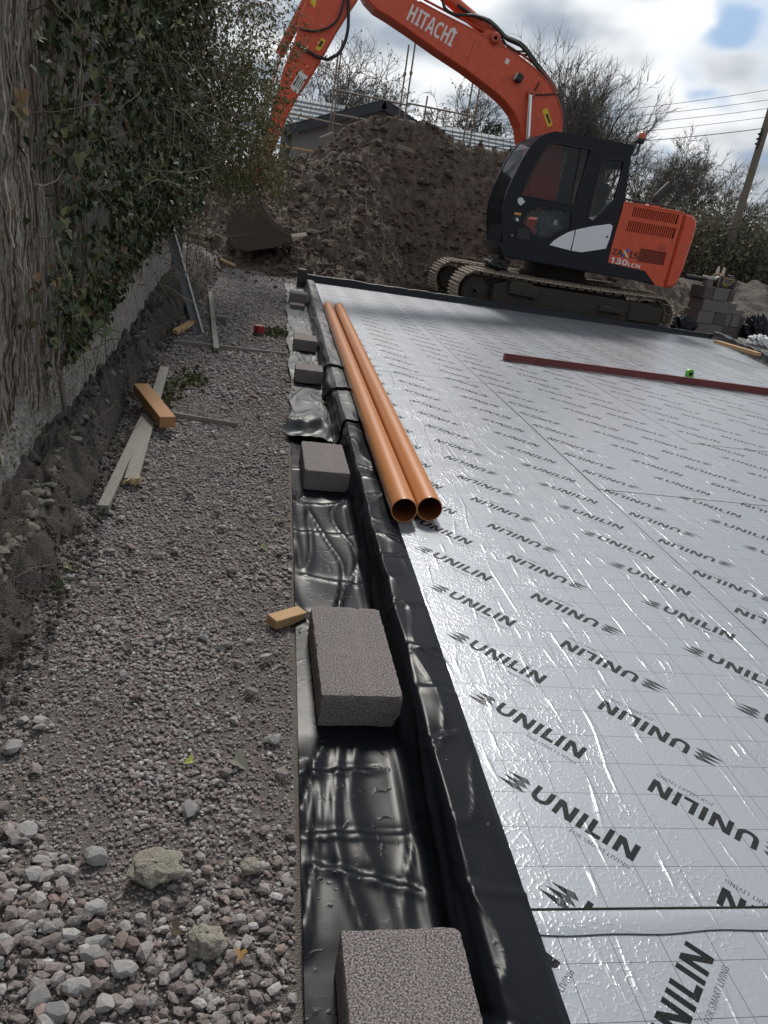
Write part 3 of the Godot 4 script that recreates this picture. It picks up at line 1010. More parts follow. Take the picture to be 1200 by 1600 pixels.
func make_ground() -> void:
	var xs := PackedFloat32Array()
	var zs := PackedFloat32Array()
	for k in [-300.0, -150.0, -80.0, -40.0, -20.0, -10.0, -6.0, -4.0, -3.0, -2.4, -2.0, -1.8]: xs.append(k)
	var x := -1.65
	while x < 0.24: xs.append(x); x += 0.03
	for k in [0.5, 1.0, 1.6]: xs.append(k)
	x = 2.0
	while x < 16.0: xs.append(x); x += 0.4
	for k in [18.0, 21.0, 25.0, 30.0, 40.0, 60.0, 100.0, 180.0, 300.0]: xs.append(k)
	for k in [60.0, 20.0, 6.0, 3.0, 1.5, 0.8]: zs.append(k)
	var z := 0.3
	while z > -13.0: zs.append(z); z -= 0.045
	while z > -30.0: zs.append(z); z -= 0.35
	for k in [-32.0, -36.0, -42.0, -50.0, -65.0, -90.0, -140.0, -220.0, -400.0]: zs.append(k)
	var pts := PackedVector3Array()
	for zz in zs:
		for xx in xs: pts.append(Vector3(xx, ground_y(xx, zz), zz))
	var b := Builder.new()
	b.grid(pts, xs.size(), zs.size(), Vector3.UP)
	structure(put("ground", b.mesh(), M.path))

# ---------- bank, wall and ivy on the left ----------
var w_low := fine_noise(91, 0.9, 3)
var w_fine := fine_noise(92, 7.0, 3)
func wall_face(z: float, y: float) -> Vector3:
	return Vector3(wall_x(z) + 0.030 * w_low.get_noise_2d(z * 1.3, y * 1.3) + 0.012 * w_fine.get_noise_2d(z, y) - 0.02 * y * 0.3, y, z)
func make_bank_and_wall() -> void:
	M.render = grainy([lin(.09, .08, .067), lin(.20, .183, .158), lin(.27, .25, .222), lin(.38, .36, .325)], 0.8, 0.95, 1.2, 121, 0.02, 0.06)
	M.bank = grainy([lin(.03, .024, .019), lin(.06, .049, .04), lin(.09, .076, .063), lin(.15, .13, .11)], 0.5, 0.97, 1.6, 123, 0.03, 0.07, 5, 1024)
	M.moss = plain(1, 1, 1, 1.0)
	M.moss.vertex_color_use_as_albedo = true
	var b := Builder.new()
	var nz := 300
	var ny := 96
	var pts := PackedVector3Array()
	for j in ny:
		for i in nz: pts.append(wall_face(1.2 - 10.4 * i / (nz - 1), -0.15 + 3.5 * j / (ny - 1)))
	b.grid(pts, nz, ny, Vector3.RIGHT)
	for q in [[1.2, -9.2]]:
		var near := wall_x(q[0])
		var far := wall_x(q[1])
		b.quad_out(Vector3(far, -0.15, q[1]), Vector3(far - 0.4, -0.15, q[1]), Vector3(far - 0.4, 3.35, q[1]), Vector3(far, 3.35, q[1]), Vector3(far, 1, 0))
		b.quad_out(Vector3(near, -0.15, q[0]), Vector3(near - 0.4, -0.15, q[0]), Vector3(near - 0.4, 3.35, q[0]), Vector3(near, 3.35, q[0]), Vector3(near, 1, -4))
		b.quad_out(Vector3(near - 0.02, 3.345, q[0]), Vector3(far - 0.02, 3.345, q[1]), Vector3(far - 0.4, 3.345, q[1]), Vector3(near - 0.4, 3.345, q[0]), Vector3(-1, 0, -4))
		b.quad_out(Vector3(near - 0.4, -0.15, q[0]), Vector3(far - 0.4, -0.15, q[1]), Vector3(far - 0.4, 3.35, q[1]), Vector3(near - 0.4, 3.35, q[0]), Vector3(0, 0, -4))
	var t := thing("garden_wall", "old grey rendered wall carrying ivy, beside the gravel path", "wall")
	put("wall_face", b.mesh(), M.render, t)
	# moss tufts low on the wall
	var list := []
	var cols := []
	for k in 700:
		var z := rng.randf_range(-1.6, -4.2)
		var y := 0.22 + absf(rng.randfn(0.0, 0.13)) + 0.1 * w_low.get_noise_2d(z * 2.0, 1.0)
		if w_low.get_noise_2d(z * 3.0, y * 3.0) < 0.02: continue
		var s := rng.randf_range(0.006, 0.016)
		list.append(Transform3D(Basis(Vector3(rng.randf(), rng.randf(), rng.randf()).normalized(), rng.randf() * TAU).scaled(Vector3.ONE * s), wall_face(z, y)))
		var g := rng.randf()
		cols.append(Color(.055 + .05 * g, .055 + .04 * g, .018))
	scatter("moss", lump(5, 0.3), M.moss, list, cols, t)
	# crumbled earth, stones and old mortar on the bank
	var e := Node3D.new()
	e.name = "earth_bank"
	add_child(e)
	structure(e)
	pts = PackedVector3Array()
	var rough := fine_noise(125, 3.0, 4)
	for j in 420:
		var z := 0.0 - 12.0 * j / 419.0
		var edge := path_left(z) + 0.03 + 0.05 * rough.get_noise_2d(z * 1.2, 4.0)
		for i in 44:
			var f := i / 43.0
			var x := lerpf(edge, wall_x(z) - 0.08, f)
			var crest := smoothstep(0.0, 0.12, f)
			pts.append(Vector3(x, ground_y(x, z) - 0.02 + crest * (0.045 + 0.05 * rough.get_noise_2d(x * 2.0, z * 2.0) + 0.03 * (1.0 - absf(rough.get_noise_2d(x * 5.0 + 9.0, z * 5.0)) * 2.0)), z))
	b = Builder.new()
	b.grid(pts, 44, 420, Vector3.UP)
	put("slope", b.mesh(), M.bank, e)
	list = []; cols = []
	var li2 := []
	var co2 := []
	for k in 26000:
		var z := -0.4 - 11.8 * pow(rng.randf(), 1.5)
		var x := path_left(z) + rng.randfn(-0.10, 0.14)
		if x < wall_x(z) + 0.02 or x > path_left(z) + 0.12: continue
		var s := 0.004 + 0.026 * pow(rng.randf(), 5.0)
		var g := rng.randf()
		list.append(Transform3D(random_basis().scaled(Vector3.ONE * s), Vector3(x, ground_y(x, z) + 0.03 + s * 0.12, z)))
		cols.append(Color.WHITE)
	scatter("clods", lump(11, 0.25, true), M.bank, list, cols, e)
	for k in 240:                                  # pale mortar broken out along the lip
		var z := -1.9 - 0.05 * k * rng.randf() * 0.7
		if rng.randf() < 0.4: z = -2.2 - rng.randfn(0.15, 0.25)
		var x := path_left(z) - 0.09 + rng.randfn(0.0, 0.022)
		var s := 0.015 + 0.05 * pow(rng.randf(), 2.0)
		var g := rng.randf_range(0.7, 1.1)
		li2.append(Transform3D(random_basis().scaled(Vector3(1, 0.6, 1) * s), Vector3(x, ground_y(x, z) + 0.035 + s * 0.1, z)))
		co2.append(Color(.34 * g, .31 * g, .26 * g))
	scatter("mortar_lumps", lump(12, 0.3, true), M.clod, li2, co2, e)
	# roots poking out of the bank
	var r := Builder.new()
	r.colored = true
	for k in 90:
		var z := -1.8 - 8.0 * pow(rng.randf(), 1.2)
		var x := lerpf(wall_x(z) + 0.04, path_left(z), rng.randf())
		var p := Vector3(x, ground_y(x, z), z)
		r.tint = Color(.17, .145, .115) * rng.randf_range(0.4, 1.2)
		wiggle(r, p, Vector3(rng.randfn(0.2, 0.6), rng.randf_range(0.1, 0.9), rng.randfn(0.0, 0.8)), rng.randf_range(0.06, 0.3), 0.0022, 8, 0.9, Vector3(0, -0.25, 0))
	var ro := put("roots", r.mesh(), M.stone, e)
	stuff(ro)
func random_basis() -> Basis:
	return Basis(Vector3(rng.randfn(), rng.randfn(), rng.randfn()).normalized(), rng.randf() * TAU)
# a thin stem that wanders; pull is added to its direction
func wiggle(b: Builder, at: Vector3, dir: Vector3, length: float, radius: float, steps: int, bend: float, pull := Vector3.ZERO, sides := 3) -> Vector3:
	var path := PackedVector3Array()
	var rad := PackedFloat32Array()
	var p := at
	var d := dir.normalized()
	for i in steps + 1:
		path.append(p)
		rad.append(radius * (1.0 - 0.6 * i / steps))
		d = (d + Vector3(rng.randfn(), rng.randfn(), rng.randfn()) * bend * 0.3 + pull / steps).normalized()
		p += d * (length / steps)
	b.tube(path, rad, sides, false)
	return p

func ivy_leaf() -> ArrayMesh:                  # lobed, folded along the rib, tip towards -y
	var o := [Vector2(0, 0.16), Vector2(0.30, 0.34), Vector2(0.50, 0.10), Vector2(0.30, -0.06), Vector2(0.30, -0.24), Vector2(0.0, -0.62)]
	var b := Builder.new()
	var lift := [0.0, 0.10, 0.20, 0.10, 0.09, -0.08]
	var mid := Vector3(0, 0.0, -0.03)
	for k in o.size() - 1:
		for s in [1.0, -1.0]:
			var p := Vector3(o[k].x * s, o[k].y, lift[k])
			var q := Vector3(o[k + 1].x * s, o[k + 1].y, lift[k + 1])
			if s > 0: b.tri(mid, q, p)
			else: b.tri(mid, p, q)
	return b.mesh()
func small_leaf() -> ArrayMesh:
	var b := Builder.new()
	b.tri(Vector3(0, 0.1, 0), Vector3(-0.25, -0.25, 0.08), Vector3(0, -0.7, 0))
	b.tri(Vector3(0, 0.1, 0), Vector3(0, -0.7, 0), Vector3(0.25, -0.25, 0.08))
	return b.mesh()
func ivy_low(z: float) -> float:
	var t := [[-2.4, 0.9], [-2.9, 0.45], [-4.4, 0.48], [-4.8, 0.62], [-5.5, 0.74], [-7.8, 0.92], [-10.0, 1.05]]
	for k in t.size() - 1:
		if z > t[k + 1][0]: return lerpf(t[k][1], t[k + 1][1], clampf((t[k][0] - z) / (t[k][0] - t[k + 1][0]), 0.0, 1.0))
	return 1.05
func ivy_color() -> Color:
	var g := rng.randf()
	var k := rng.randf_range(0.55, 1.25)
	if g < 0.52: return Color(.030, .050, .016) * k
	if g < 0.80: return Color(.066, .076, .023) * k
	if g < 0.92: return Color(.115, .122, .040) * k
	return Color(.11, .066, .030) * k
func make_ivy() -> void:
	M.leaf = plain(1, 1, 1, 0.6)
	M.leaf.vertex_color_use_as_albedo = true
	M.leaf.cull_mode = BaseMaterial3D.CULL_DISABLED
	M.leaf.backlight_enabled = true
	M.leaf.backlight = Color(0.25, 0.25, 0.2)
	M.bark = plain(1, 1, 1, 0.95)
	M.bark.vertex_color_use_as_albedo = true
	var t := thing("ivy", "dark ivy with woody stems climbing and overhanging the old wall", "ivy")
	# thick stems, each a part
	for q in [[-2.18, 0.016, 0.0], [-3.35, 0.010, 0.8]]:
		var b := Builder.new()
		b.colored = true
		b.tint = Color(.135, .122, .105)
		var path := PackedVector3Array()
		var rad := PackedFloat32Array()
		for i in 26:
			var y := 0.12 + 3.2 * i / 25.0
			var z: float = q[0] + 0.16 * w_low.get_noise_2d(y * 1.3, q[2] * 30.0)
			path.append(wall_face(z, y) + Vector3(q[1] * 0.7, 0, 0))
			rad.append(q[1] * (1.05 - 0.3 * i / 25.0) * (1.0 + 0.15 * w_fine.get_noise_2d(y, q[2] * 20.0)))
		b.tube(path, rad, 9, false)
		put("stem", b.mesh(), M.bark, t)
	# the mat of dead strands left on the wall
	var b := Builder.new()
	b.colored = true
	for k in 1500:
		var z := -1.55 - 2.4 * pow(rng.randf(), 0.9)
		var y := rng.randf_range(0.25, 3.2)
		var k2 := rng.randf()
		b.tint = (Color(.26, .225, .182) if k2 < 0.45 else (Color(.44, .40, .335) if k2 < 0.70 else Color(.11, .078, .056))) * rng.randf_range(0.6, 1.15)
		var n := 9
		var path := PackedVector3Array()
		var rad := PackedFloat32Array()
		var r := 0.0012 + 0.004 * pow(rng.randf(), 2.5)
		var l := rng.randf_range(0.12, 0.6)
		var ph := rng.randf() * 40.0
		var off := rng.randf_range(0.001, 0.022)
		for i in n:
			var yy := maxf(y - l * i / (n - 1), 0.40 + 0.25 * w_low.get_noise_2d(z * 3.0, 2.0))
			var zz := z + 0.05 * w_low.get_noise_2d(yy * 3.0, ph) + 0.022 * w_fine.get_noise_2d(yy * 1.4, ph)
			path.append(wall_face(zz, maxf(yy, 0.16)) + Vector3(r + off * (0.6 + 0.6 * w_fine.get_noise_2d(yy * 2.0, ph + 9.0)), 0, 0))
			rad.append(r)
		b.tube(path, rad, 4, false)
	stuff(put("dead_strands", b.mesh(), M.bark, t))
	# fuzzy rootlets
	b = Builder.new()
	b.colored = true
	for k in 2600:
		var z := -1.9 - 1.9 * rng.randf()
		var y := rng.randf_range(0.25, 2.4)
		if w_low.get_noise_2d(z * 2.2, y * 0.8 + 4.0) < -0.05: continue
		b.tint = Color(.15, .10, .065) * rng.randf_range(0.5, 1.4)
		wiggle(b, wall_face(z, y) + Vector3(0.008, 0, 0), Vector3(0.5, rng.randfn(), rng.randfn()), rng.randf_range(0.02, 0.08), 0.0011, 4, 1.4, Vector3(-0.6, 0, 0))
	stuff(put("rootlets", b.mesh(), M.bark, t))
	# living stems that arch out of the mass
	b = Builder.new()
	b.colored = true
	for k in 620:
		var z := -2.7 - 6.3 * rng.randf()
		var y := lerpf(ivy_low(z) - 0.1, 2.8, rng.randf())
		var at := wall_face(z, y) + Vector3(ivy_depth(z) * rng.randf_range(0.4, 1.0), 0, 0)
		b.tint = (Color(.20, .185, .12) if rng.randf() < 0.55 else Color(.07, .055, .042)) * rng.randf_range(0.6, 1.15)
		wiggle(b, at, Vector3(rng.randf_range(0.1, 0.9), rng.randfn(0.0, 0.4), rng.randfn(0.3, 0.9)), rng.randf_range(0.12, 0.7 if z < -4.2 else 0.38), rng.randf_range(0.0015, 0.0035), 11, 0.45, Vector3(-0.3, rng.randf_range(-1.8, 0.9), 0))
	for k in 26:                                   # long bare runners hanging to the ground
		var z := -5.0 - 4.0 * rng.randf()
		var at := wall_face(z, 1.3 + rng.randf()) + Vector3(ivy_depth(z) * rng.randf_range(0.7, 1.15), 0, 0)
		b.tint = Color(.075, .06, .045) * rng.randf_range(0.6, 1.2)
		wiggle(b, at, Vector3(0.1, -1, rng.randfn(0, 0.2)), rng.randf_range(0.7, 1.7), 0.004, 16, 0.28, Vector3(0, -1.5, 0), 4)
	stuff(put("trailing_stems", b.mesh(), M.bark, t))
	# leaves: the largest on their own, the rest together
	var leaf := ivy_leaf()
	var list := []
	var cols := []
	var singles := 0
	for k in 28000:
		var z := -2.55 - 6.4 * pow(rng.randf(), 0.85)
		var low := ivy_low(z)
		var y := lerpf(low, 3.5, pow(rng.randf(), 1.1))
		var edge := smoothstep(-2.75, -3.5, z + 0.3 * w_low.get_noise_2d(y * 1.5, 3.0))
		if rng.randf() > 0.03 + 0.97 * edge: continue
		if w_low.get_noise_2d(z * 2.5 + 8.0, y * 2.5) < -0.33: continue
		var d := ivy_depth(z) * (0.75 + 0.9 * w_low.get_noise_2d(z * 1.6, y * 1.6 + 5.0)) * smoothstep(low - 0.15, low + 0.5, y)
		var p := wall_face(z, y) + Vector3(0.02 + d * (1.0 - 0.6 * pow(rng.randf(), 1.5)), rng.randfn(0.0, 0.02), 0)
		var s := rng.randf_range(0.028, 0.058) * (1.15 if rng.randf() < 0.15 else 0.9)
		var bs := Basis(Vector3.UP, PI / 2 + rng.randfn(0.0, 0.75)) * Basis(Vector3.RIGHT, rng.randfn(-0.45, 0.5)) * Basis(Vector3.BACK, rng.randfn(0.0, 0.7))
		var tr := Transform3D(bs.scaled(Vector3.ONE * s), p)
		var c := ivy_color()
		if z > -3.7 and s > 0.040 and singles < 240 and rng.randf() < 0.35:
			var o := put("leaf", leaf, leaf_material(c), t)
			o.transform = tr
			singles += 1
		else:
			list.append(tr); cols.append(c)
	for q in [[32, 148, .07, Color(.16, .085, .03)], [34, 172, .075, Color(.19, .10, .035)], [26, 170, .06, Color(.13, .10, .045)], [38, 62, .06, Color(.09, .055, .03)], [24, 60, .06, Color(.08, .05, .03)], [52, 40, .06, Color(.07, .05, .028)], [45, 205, .05, Color(.05, .035, .02)], [84, 226, .05, Color(.07, .065, .03)], [142, 170, .06, Color(.11, .12, .045)], [210, 145, .07, Color(.13, .14, .07)], [206, 108, .06, Color(.11, .11, .05)], [122, 246, .075, Color(.07, .075, .025)], [18, 332, .05, Color(.10, .03, .02)], [58, 432, .05, Color(.22, .12, .06)], [88, 440, .06, Color(.20, .16, .07)], [165, 515, .09, Color(.045, .085, .02)], [150, 505, .08, Color(.04, .075, .02)]]:
		var z := -3.0
		for it in 8: z = on_x(q[0], q[1], wall_x(z) + (0.05 if q[0] < 100 else 0.16)).z
		var p := on_x(q[0], q[1], wall_x(z) + (0.05 if q[0] < 100 else 0.16))
		var o := put("leaf", leaf, leaf_material(q[3]), t)
		o.transform = Transform3D((Basis(Vector3.UP, PI / 2 - 0.5 + rng.randfn(0, 0.3)) * Basis(Vector3.BACK, rng.randfn(0.0, 0.5))).scaled(Vector3.ONE * q[2] * 0.85), p)
	scatter("leaves", leaf, M.leaf, list, cols, t)
	# the shrub that overhangs the end of the wall
	var s := thing("shrub", "twiggy yellow green shrub hanging over the end of the ivy wall", "shrub", Vector3(-0.95, 0, -9.8))
	b = Builder.new()
	b.colored = true
	for k in 5:
		b.tint = Color(.06, .05, .042)
		wiggle(b, Vector3(rng.randfn(-0.3, 0.08), -0.05, rng.randfn(0.1, 0.3)), Vector3(0.0, 1, 0.0), 3.0, 0.02, 14, 0.12, Vector3.ZERO, 6)
	put("trunk", b.mesh(), M.bark, s)
	b = Builder.new()
	b.colored = true
	list = []; cols = []
	for k in 2400:
		var c := Vector3(rng.randfn(0.10, 0.36), rng.randf_range(1.25, 4.3), rng.randfn(0.1, 0.55))
		c.x = clampf(c.x, -0.6, 0.74 + 0.16 * sin(c.y * 2.3))
		c.y = maxf(c.y, 1.2 + 0.35 * maxf(0.0, c.x))
		var dir := Vector3(c.x * 0.9 + 0.2, rng.randfn(0.15, 0.55), c.z * 0.6 + rng.randfn(0, 0.4))
		b.tint = (Color(.25, .16, .115) if rng.randf() < 0.6 else Color(.14, .115, .075)) * rng.randf_range(0.5, 1.2)
		var e := wiggle(b, c, dir, rng.randf_range(0.15, 0.5), 0.0028, 6, 0.6, Vector3(0, -0.3, 0))
		var leafy := 17 if c.y < 2.6 else 5
		for j in leafy:
			var pp := c.lerp(e, rng.randf()) + Vector3(rng.randfn(), rng.randfn(), rng.randfn()) * 0.035
			list.append(Transform3D(random_basis().scaled(Vector3.ONE * rng.randf_range(0.03, 0.062)), pp))
			var g := rng.randf_range(0.6, 1.3)
			cols.append((Color(.10, .112, .034) if rng.randf() < 0.75 else Color(.15, .12, .05)) * g)
	stuff(put("twigs", b.mesh(), M.bark, s))
	scatter("foliage", small_leaf(), M.leaf, list, cols, s)
var leaf_mats := {}
func leaf_material(c: Color) -> StandardMaterial3D:
	var key := "%d %d %d" % [c.r * 60, c.g * 60, c.b * 60]
	if not leaf_mats.has(key):
		var m := plain(c.r, c.g, c.b, 0.45)
		m.cull_mode = BaseMaterial3D.CULL_DISABLED
		m.backlight_enabled = true
		m.backlight = Color(0.25, 0.25, 0.2)
		leaf_mats[key] = m
	return leaf_mats[key]
func ivy_depth(z: float) -> float:
	return 0.05 + 0.34 * smoothstep(-2.6, -5.5, z)

# ---------- timber and other loose things on the path ----------
func plank(called: String, label: String, a: Vector3, b: Vector3, w: float, h: float, m: Material, group := "", category := "timber") -> MeshInstance3D:
	var o := MeshInstance3D.new()
	var mb := Builder.new()
	var l := a.distance_to(b)
	mb.box(Transform3D(), Vector3(w, h, l), 0.002)
	o.mesh = mb.mesh()
	o.material_override = m
	o.name = numbered(called)
	add_child(o)
	o.look_at_from_position((a + b) * 0.5, b, Vector3.UP)
	tag(o, label, category, group)
	return o
func gpt(px: float, py: float, up: float) -> Vector3:      # a point on the path, up metres above it
	var p := on_y(px, py, up)
	for k in 4: p = on_y(px, py, ground_y(p.x, p.z) + up)
	return p
func make_timbers() -> void:
	var g := "timber offcuts along the path"
	plank("batten", "weathered grey batten with a sawn end, underneath the flat plank", gpt(161, 796, 0.03), gpt(228, 650, 0.03), 0.044, 0.036, M.wood_old, g)
	plank("plank", "flat weathered grey plank with a broken yellow end", gpt(205, 751, 0.035), gpt(257, 575, 0.05), 0.060, 0.022, M.wood_old, g)
	var br := Builder.new()
	br.colored = true
	br.tint = Color(.45, .33, .17)
	var e := gpt(205, 753, 0.035)
	for k in 26:
		var q := e + Vector3(rng.randf_range(-0.028, 0.028), rng.randf_range(-0.010, 0.011), 0.0)
		br.tint = Color(.50, .37, .18) * rng.randf_range(0.5, 1.2)
		br.rod(q + Vector3(0.01, 0, -0.05), q + Vector3(-0.008, rng.randf_range(-0.004, 0.004), rng.randf_range(0.0, 0.03)), 0.005, 4, 0.001)
	tag(put("splintered_end", br.mesh(), M.bark), "yellow splinters at the broken end of the flat grey plank", "splinters")
	plank("timber_block", "short chunky orange brown timber resting across the grey plank", gpt(262, 660, 0.075), gpt(220, 607, 0.115), 0.085, 0.062, M.wood_orange, g)
	plank("lath", "thin pale lath lying across the gravel from under the chunky timber", gpt(228, 642, 0.03), gpt(372, 665, 0.012), 0.012, 0.034, M.wood_old, g)
	plank("batten", "long pale batten speckled with dirt pointing along the path", gpt(338, 545, 0.045), gpt(328, 457, 0.04), 0.045, 0.02, M.wood_old, g)
	plank("lath", "long thin lath spanning the whole width of the path", gpt(275, 534, 0.02), gpt(449, 554, 0.015), 0.02, 0.03, M.wood_old, g)
	plank("batten", "short pale batten leaning on the bank behind the steel channel", gpt(273, 519, 0.05), gpt(306, 500, 0.10), 0.05, 0.035, M.wood_new, g)
	plank("timber_block", "stubby timber with a dark end behind the steel channel", gpt(305, 494, 0.05), gpt(291, 470, 0.12), 0.07, 0.06, M.wood_orange, g)
	plank("timber_stub", "pale timber stub poking out from under the black sheet", gpt(424, 972, 0.025) + Vector3(0.0, 0, 0), on_y(472, 958, 0.022), 0.05, 0.032, M.wood_new, g)
	plank("timber_stub", "brown timber stub upright against the crumpled sheet edge", gpt(450, 676, 0.0), gpt(450, 676, 0.0) + Vector3(0.01, 0.085, -0.02), 0.045, 0.03, M.wood_orange, g)
	plank("batten", "small pale batten lying on the dark soil below the excavator bucket", on_z(345, 405, -12.4), on_z(367, 415, -12.2), 0.04, 0.03, M.wood_new, g)
	# steel channel leaning on the wall
	var a := gpt(313, 522, 0.0)
	var d := Vector3(-1.02, 0.93, -7.15)
	d = a + (d - a).normalized() * 1.75
	var t := thing("steel_channel", "galvanised steel channel leaning against the ivy wall", "steel channel", a)
	var z := (d - a).normalized()
	var sx := Vector3(0.93, 0.0, 0.38)
	sx = (sx - z * sx.dot(z)).normalized()
	var bs := Basis(sx, z.cross(sx), z)
	var l := a.distance_to(d)
	var b := Builder.new()
	b.box(Transform3D(bs, bs * Vector3(0, 0, l * 0.5)), Vector3(0.078, 0.0025, l))
	put("web", b.mesh(), M.zinc, t)
	for s in [-1.0, 1.0]:
		b = Builder.new()
		b.box(Transform3D(bs, bs * Vector3(0.0385 * s, -0.018, l * 0.5)), Vector3(0.0025, 0.036, l))
		put("flange", b.mesh(), M.zinc, t)
	for s in [-0.018, 0.018]:
		b = Builder.new()
		b.box(Transform3D(bs, bs * Vector3(s, 0.0022, l * 0.5)), Vector3(0.006, 0.0025, l))
		put("rib", b.mesh(), M.zinc, t)
	# small block on the path
	var p := gpt(345, 511, 0.0)
	var o := put("concrete_block", rough_block(Vector3(0.10, 0.10, 0.2), 340, 0.001), M.block_far)
	o.position = p + Vector3(0, 0.048, -0.1)
	tag(o, "small dark block on the gravel beside the long speckled batten", "concrete block")
	# red tin
	p = gpt(404, 527, 0.0)
	var tin := thing("paint_tin", "red tin standing on the gravel beside green weeds", "tin", p)
	b = Builder.new()
	b.lathe(PackedVector2Array([Vector2(0.0, 0.0), Vector2(0.048, 0.0), Vector2(0.05, 0.004), Vector2(0.0485, 0.01), Vector2(0.0485, 0.105), Vector2(0.051, 0.109), Vector2(0.050, 0.114), Vector2(0.043, 0.112)]), 24)
	put("can", b.mesh(), plain(.26, .012, .02, 0.45), tin)
	b = Builder.new()
	b.lathe(PackedVector2Array([Vector2(0.0485, 0.012), Vector2(0.0492, 0.014), Vector2(0.0492, 0.05), Vector2(0.0485, 0.052)]), 24)
	put("label_band", b.mesh(), plain(.06, .05, .05, 0.7), tin)
	b = Builder.new()
	b.lathe(PackedVector2Array([Vector2(0.0435, 0.108), Vector2(0.02, 0.106), Vector2(0.0, 0.106)]), 24)
	put("lid", b.mesh(), plain(.24, .012, .02, 0.4), tin)

# ---------- gravel ----------
func stone_color() -> Color:
	var g := rng.randf()
	var k := rng.randf_range(0.8, 1.32)
	if g < 0.48: return Color(.185, .158, .152) * k
	if g < 0.74: return Color(.255, .236, .231) * k
	if g < 0.86: return Color(.205, .158, .145) * k
	if g < 0.96: return Color(.33, .322, .315) * k
	return Color(.06, .053, .05) * k
func make_gravel() -> void:
	var t := Node3D.new()
	t.name = "gravel_path"
	add_child(t)
	structure(t)
	var shapes := []
	for k in 5: shapes.append(lump(200 + k, 0.16, false, 0.62))
	var lists := [[], [], [], [], []]
	var cols := [[], [], [], [], []]
	var bands := [[0.1, -2.2, 27000, 0.0055, 0.013], [-2.2, -4.6, 17000, 0.008, 0.018], [-4.6, -12.2, 19000, 0.013, 0.030]]
	for q in bands:
		for k in q[2]:
			var z := lerpf(q[0], q[1], rng.randf())
			var x0 := path_left(z) - 0.03
			var x := lerpf(x0, 0.2, rng.randf())
			var patch := g_low.get_noise_2d(x * 2.2 + 30.0, z * 1.4)
			var s := lerpf(q[3], q[4], pow(rng.randf(), 1.6)) * (1.0 + 0.8 * maxf(0.0, patch))
			add_stone(lists, cols, x, z, s)
	for k in 3500:                                 # grit trodden up the bank
		var z := -0.4 - 9.0 * pow(rng.randf(), 1.6)
		var x := lerpf(wall_x(z) + 0.03, path_left(z), pow(rng.randf(), 0.7))
		add_stone(lists, cols, x, z, 0.005 + 0.012 * pow(rng.randf(), 3.0))
	# coarser stone: a spill in the foreground, and here and there
	var big := []
	for k in 5200:
		var z := -0.35 - 1.3 * pow(rng.randf(), 0.8)
		var x := rng.randf_range(-0.85, 0.17)
		var line := -1.08 - 0.12 * sin(x * 9.0) + 0.25 * maxf(0.0, x + 0.1)
		if z < line + rng.randfn(0.0, 0.05): continue
		var s := 0.015 + 0.026 * pow(rng.randf(), 1.6)
		if x > -0.12: s *= 0.75
		big.append([s, x, z])
	for k in 2300:
		var z := -1.2 - 10.8 * pow(rng.randf(), 1.25)
		var x := lerpf(path_left(z) + 0.02, 0.19, rng.randf())
		var near_bank := exp(-(x - path_left(z)) / 0.16)
		if rng.randf() > 0.22 + 0.8 * near_bank + 0.5 * maxf(0.0, g_low.get_noise_2d(x * 3.0, z * 2.0)): continue
		big.append([0.014 + 0.034 * pow(rng.randf(), 2.6), x, z])
	# the ones that show largest stand alone
	big.sort_custom(func(a, b): return a[0] / (1.6 - a[2]) > b[0] / (1.6 - b[2]))
	var solo := []
	for k in 5: solo.append(lump(230 + k, 0.14, true, 0.68))
	var mats := []
	for k in 7:
		var c := stone_color()
		if k > 0: c = Color(.275, .268, .264) * rng.randf_range(0.72, 1.2)
		var m := grainy([lin(c.r * .75, c.g * .75, c.b * .75), lin(c.r, c.g, c.b), lin(c.r * 1.25, c.g * 1.25, c.b * 1.25)], 0.08, 0.9, 0.12, 240 + k, 0.03, 0.08)
		mats.append(m)
	for k in big.size():
		var s: float = big[k][0]
		var x: float = big[k][1]
		var z: float = big[k][2]
		if k < 290:
			var o := put("stone", solo[k % 5], mats[rng.randi() % 7], t)
			o.transform = Transform3D((Basis(Vector3.UP, rng.randf() * TAU) * Basis(Vector3.RIGHT, rng.randfn(0.0, 0.35))).scaled(Vector3(1.15, 0.95, 1.0) * s * 1.15), Vector3(x, ground_y(x, z) + s * 0.30, z))
		else: add_stone(lists, cols, x, z, s, 0.32)
	for q in [[123, 780, .03], [318, 1000, .034], [60, 1130, .036], [35, 1130, .03], [300, 1270, .042], [150, 1345, .05], [365, 1130, .03], [110, 905, .035], [130, 915, .03], [345, 1015, .03], [335, 855, .03], [240, 850, .022], [365, 1055, .022]]:
		var p := gpt(q[0], q[1], 0.0)
		var o := put("stone", solo[rng.randi() % 5], mats[4 + rng.randi() % 3], t)
		o.transform = Transform3D(Basis(Vector3.UP, rng.randf() * TAU).scaled(Vector3.ONE * q[2] * 1.15), p + Vector3(0, q[2] * 0.3, 0))
	for k in 5: scatter("gravel", shapes[k], M.stone, lists[k], cols[k], t)
	var grit := []                                  # grit kicked onto the plastic
	var gcol := []
	for k in 260:
		var z := -0.4 - 3.6 * rng.randf()
		var s := rng.randf()
		var p := membrane_point(0.02 + 0.4 * s * s if rng.randf() < 0.75 else 0.7 + 0.25 * s, z, false)
		var sz := 0.0015 + 0.005 * pow(rng.randf(), 4.0)
		grit.append(Transform3D(random_basis().scaled(Vector3.ONE * sz), p + Vector3(0, sz * 0.2, 0)))
		gcol.append(stone_color())
	scatter("grit", shapes[0], M.stone, grit, gcol, t)
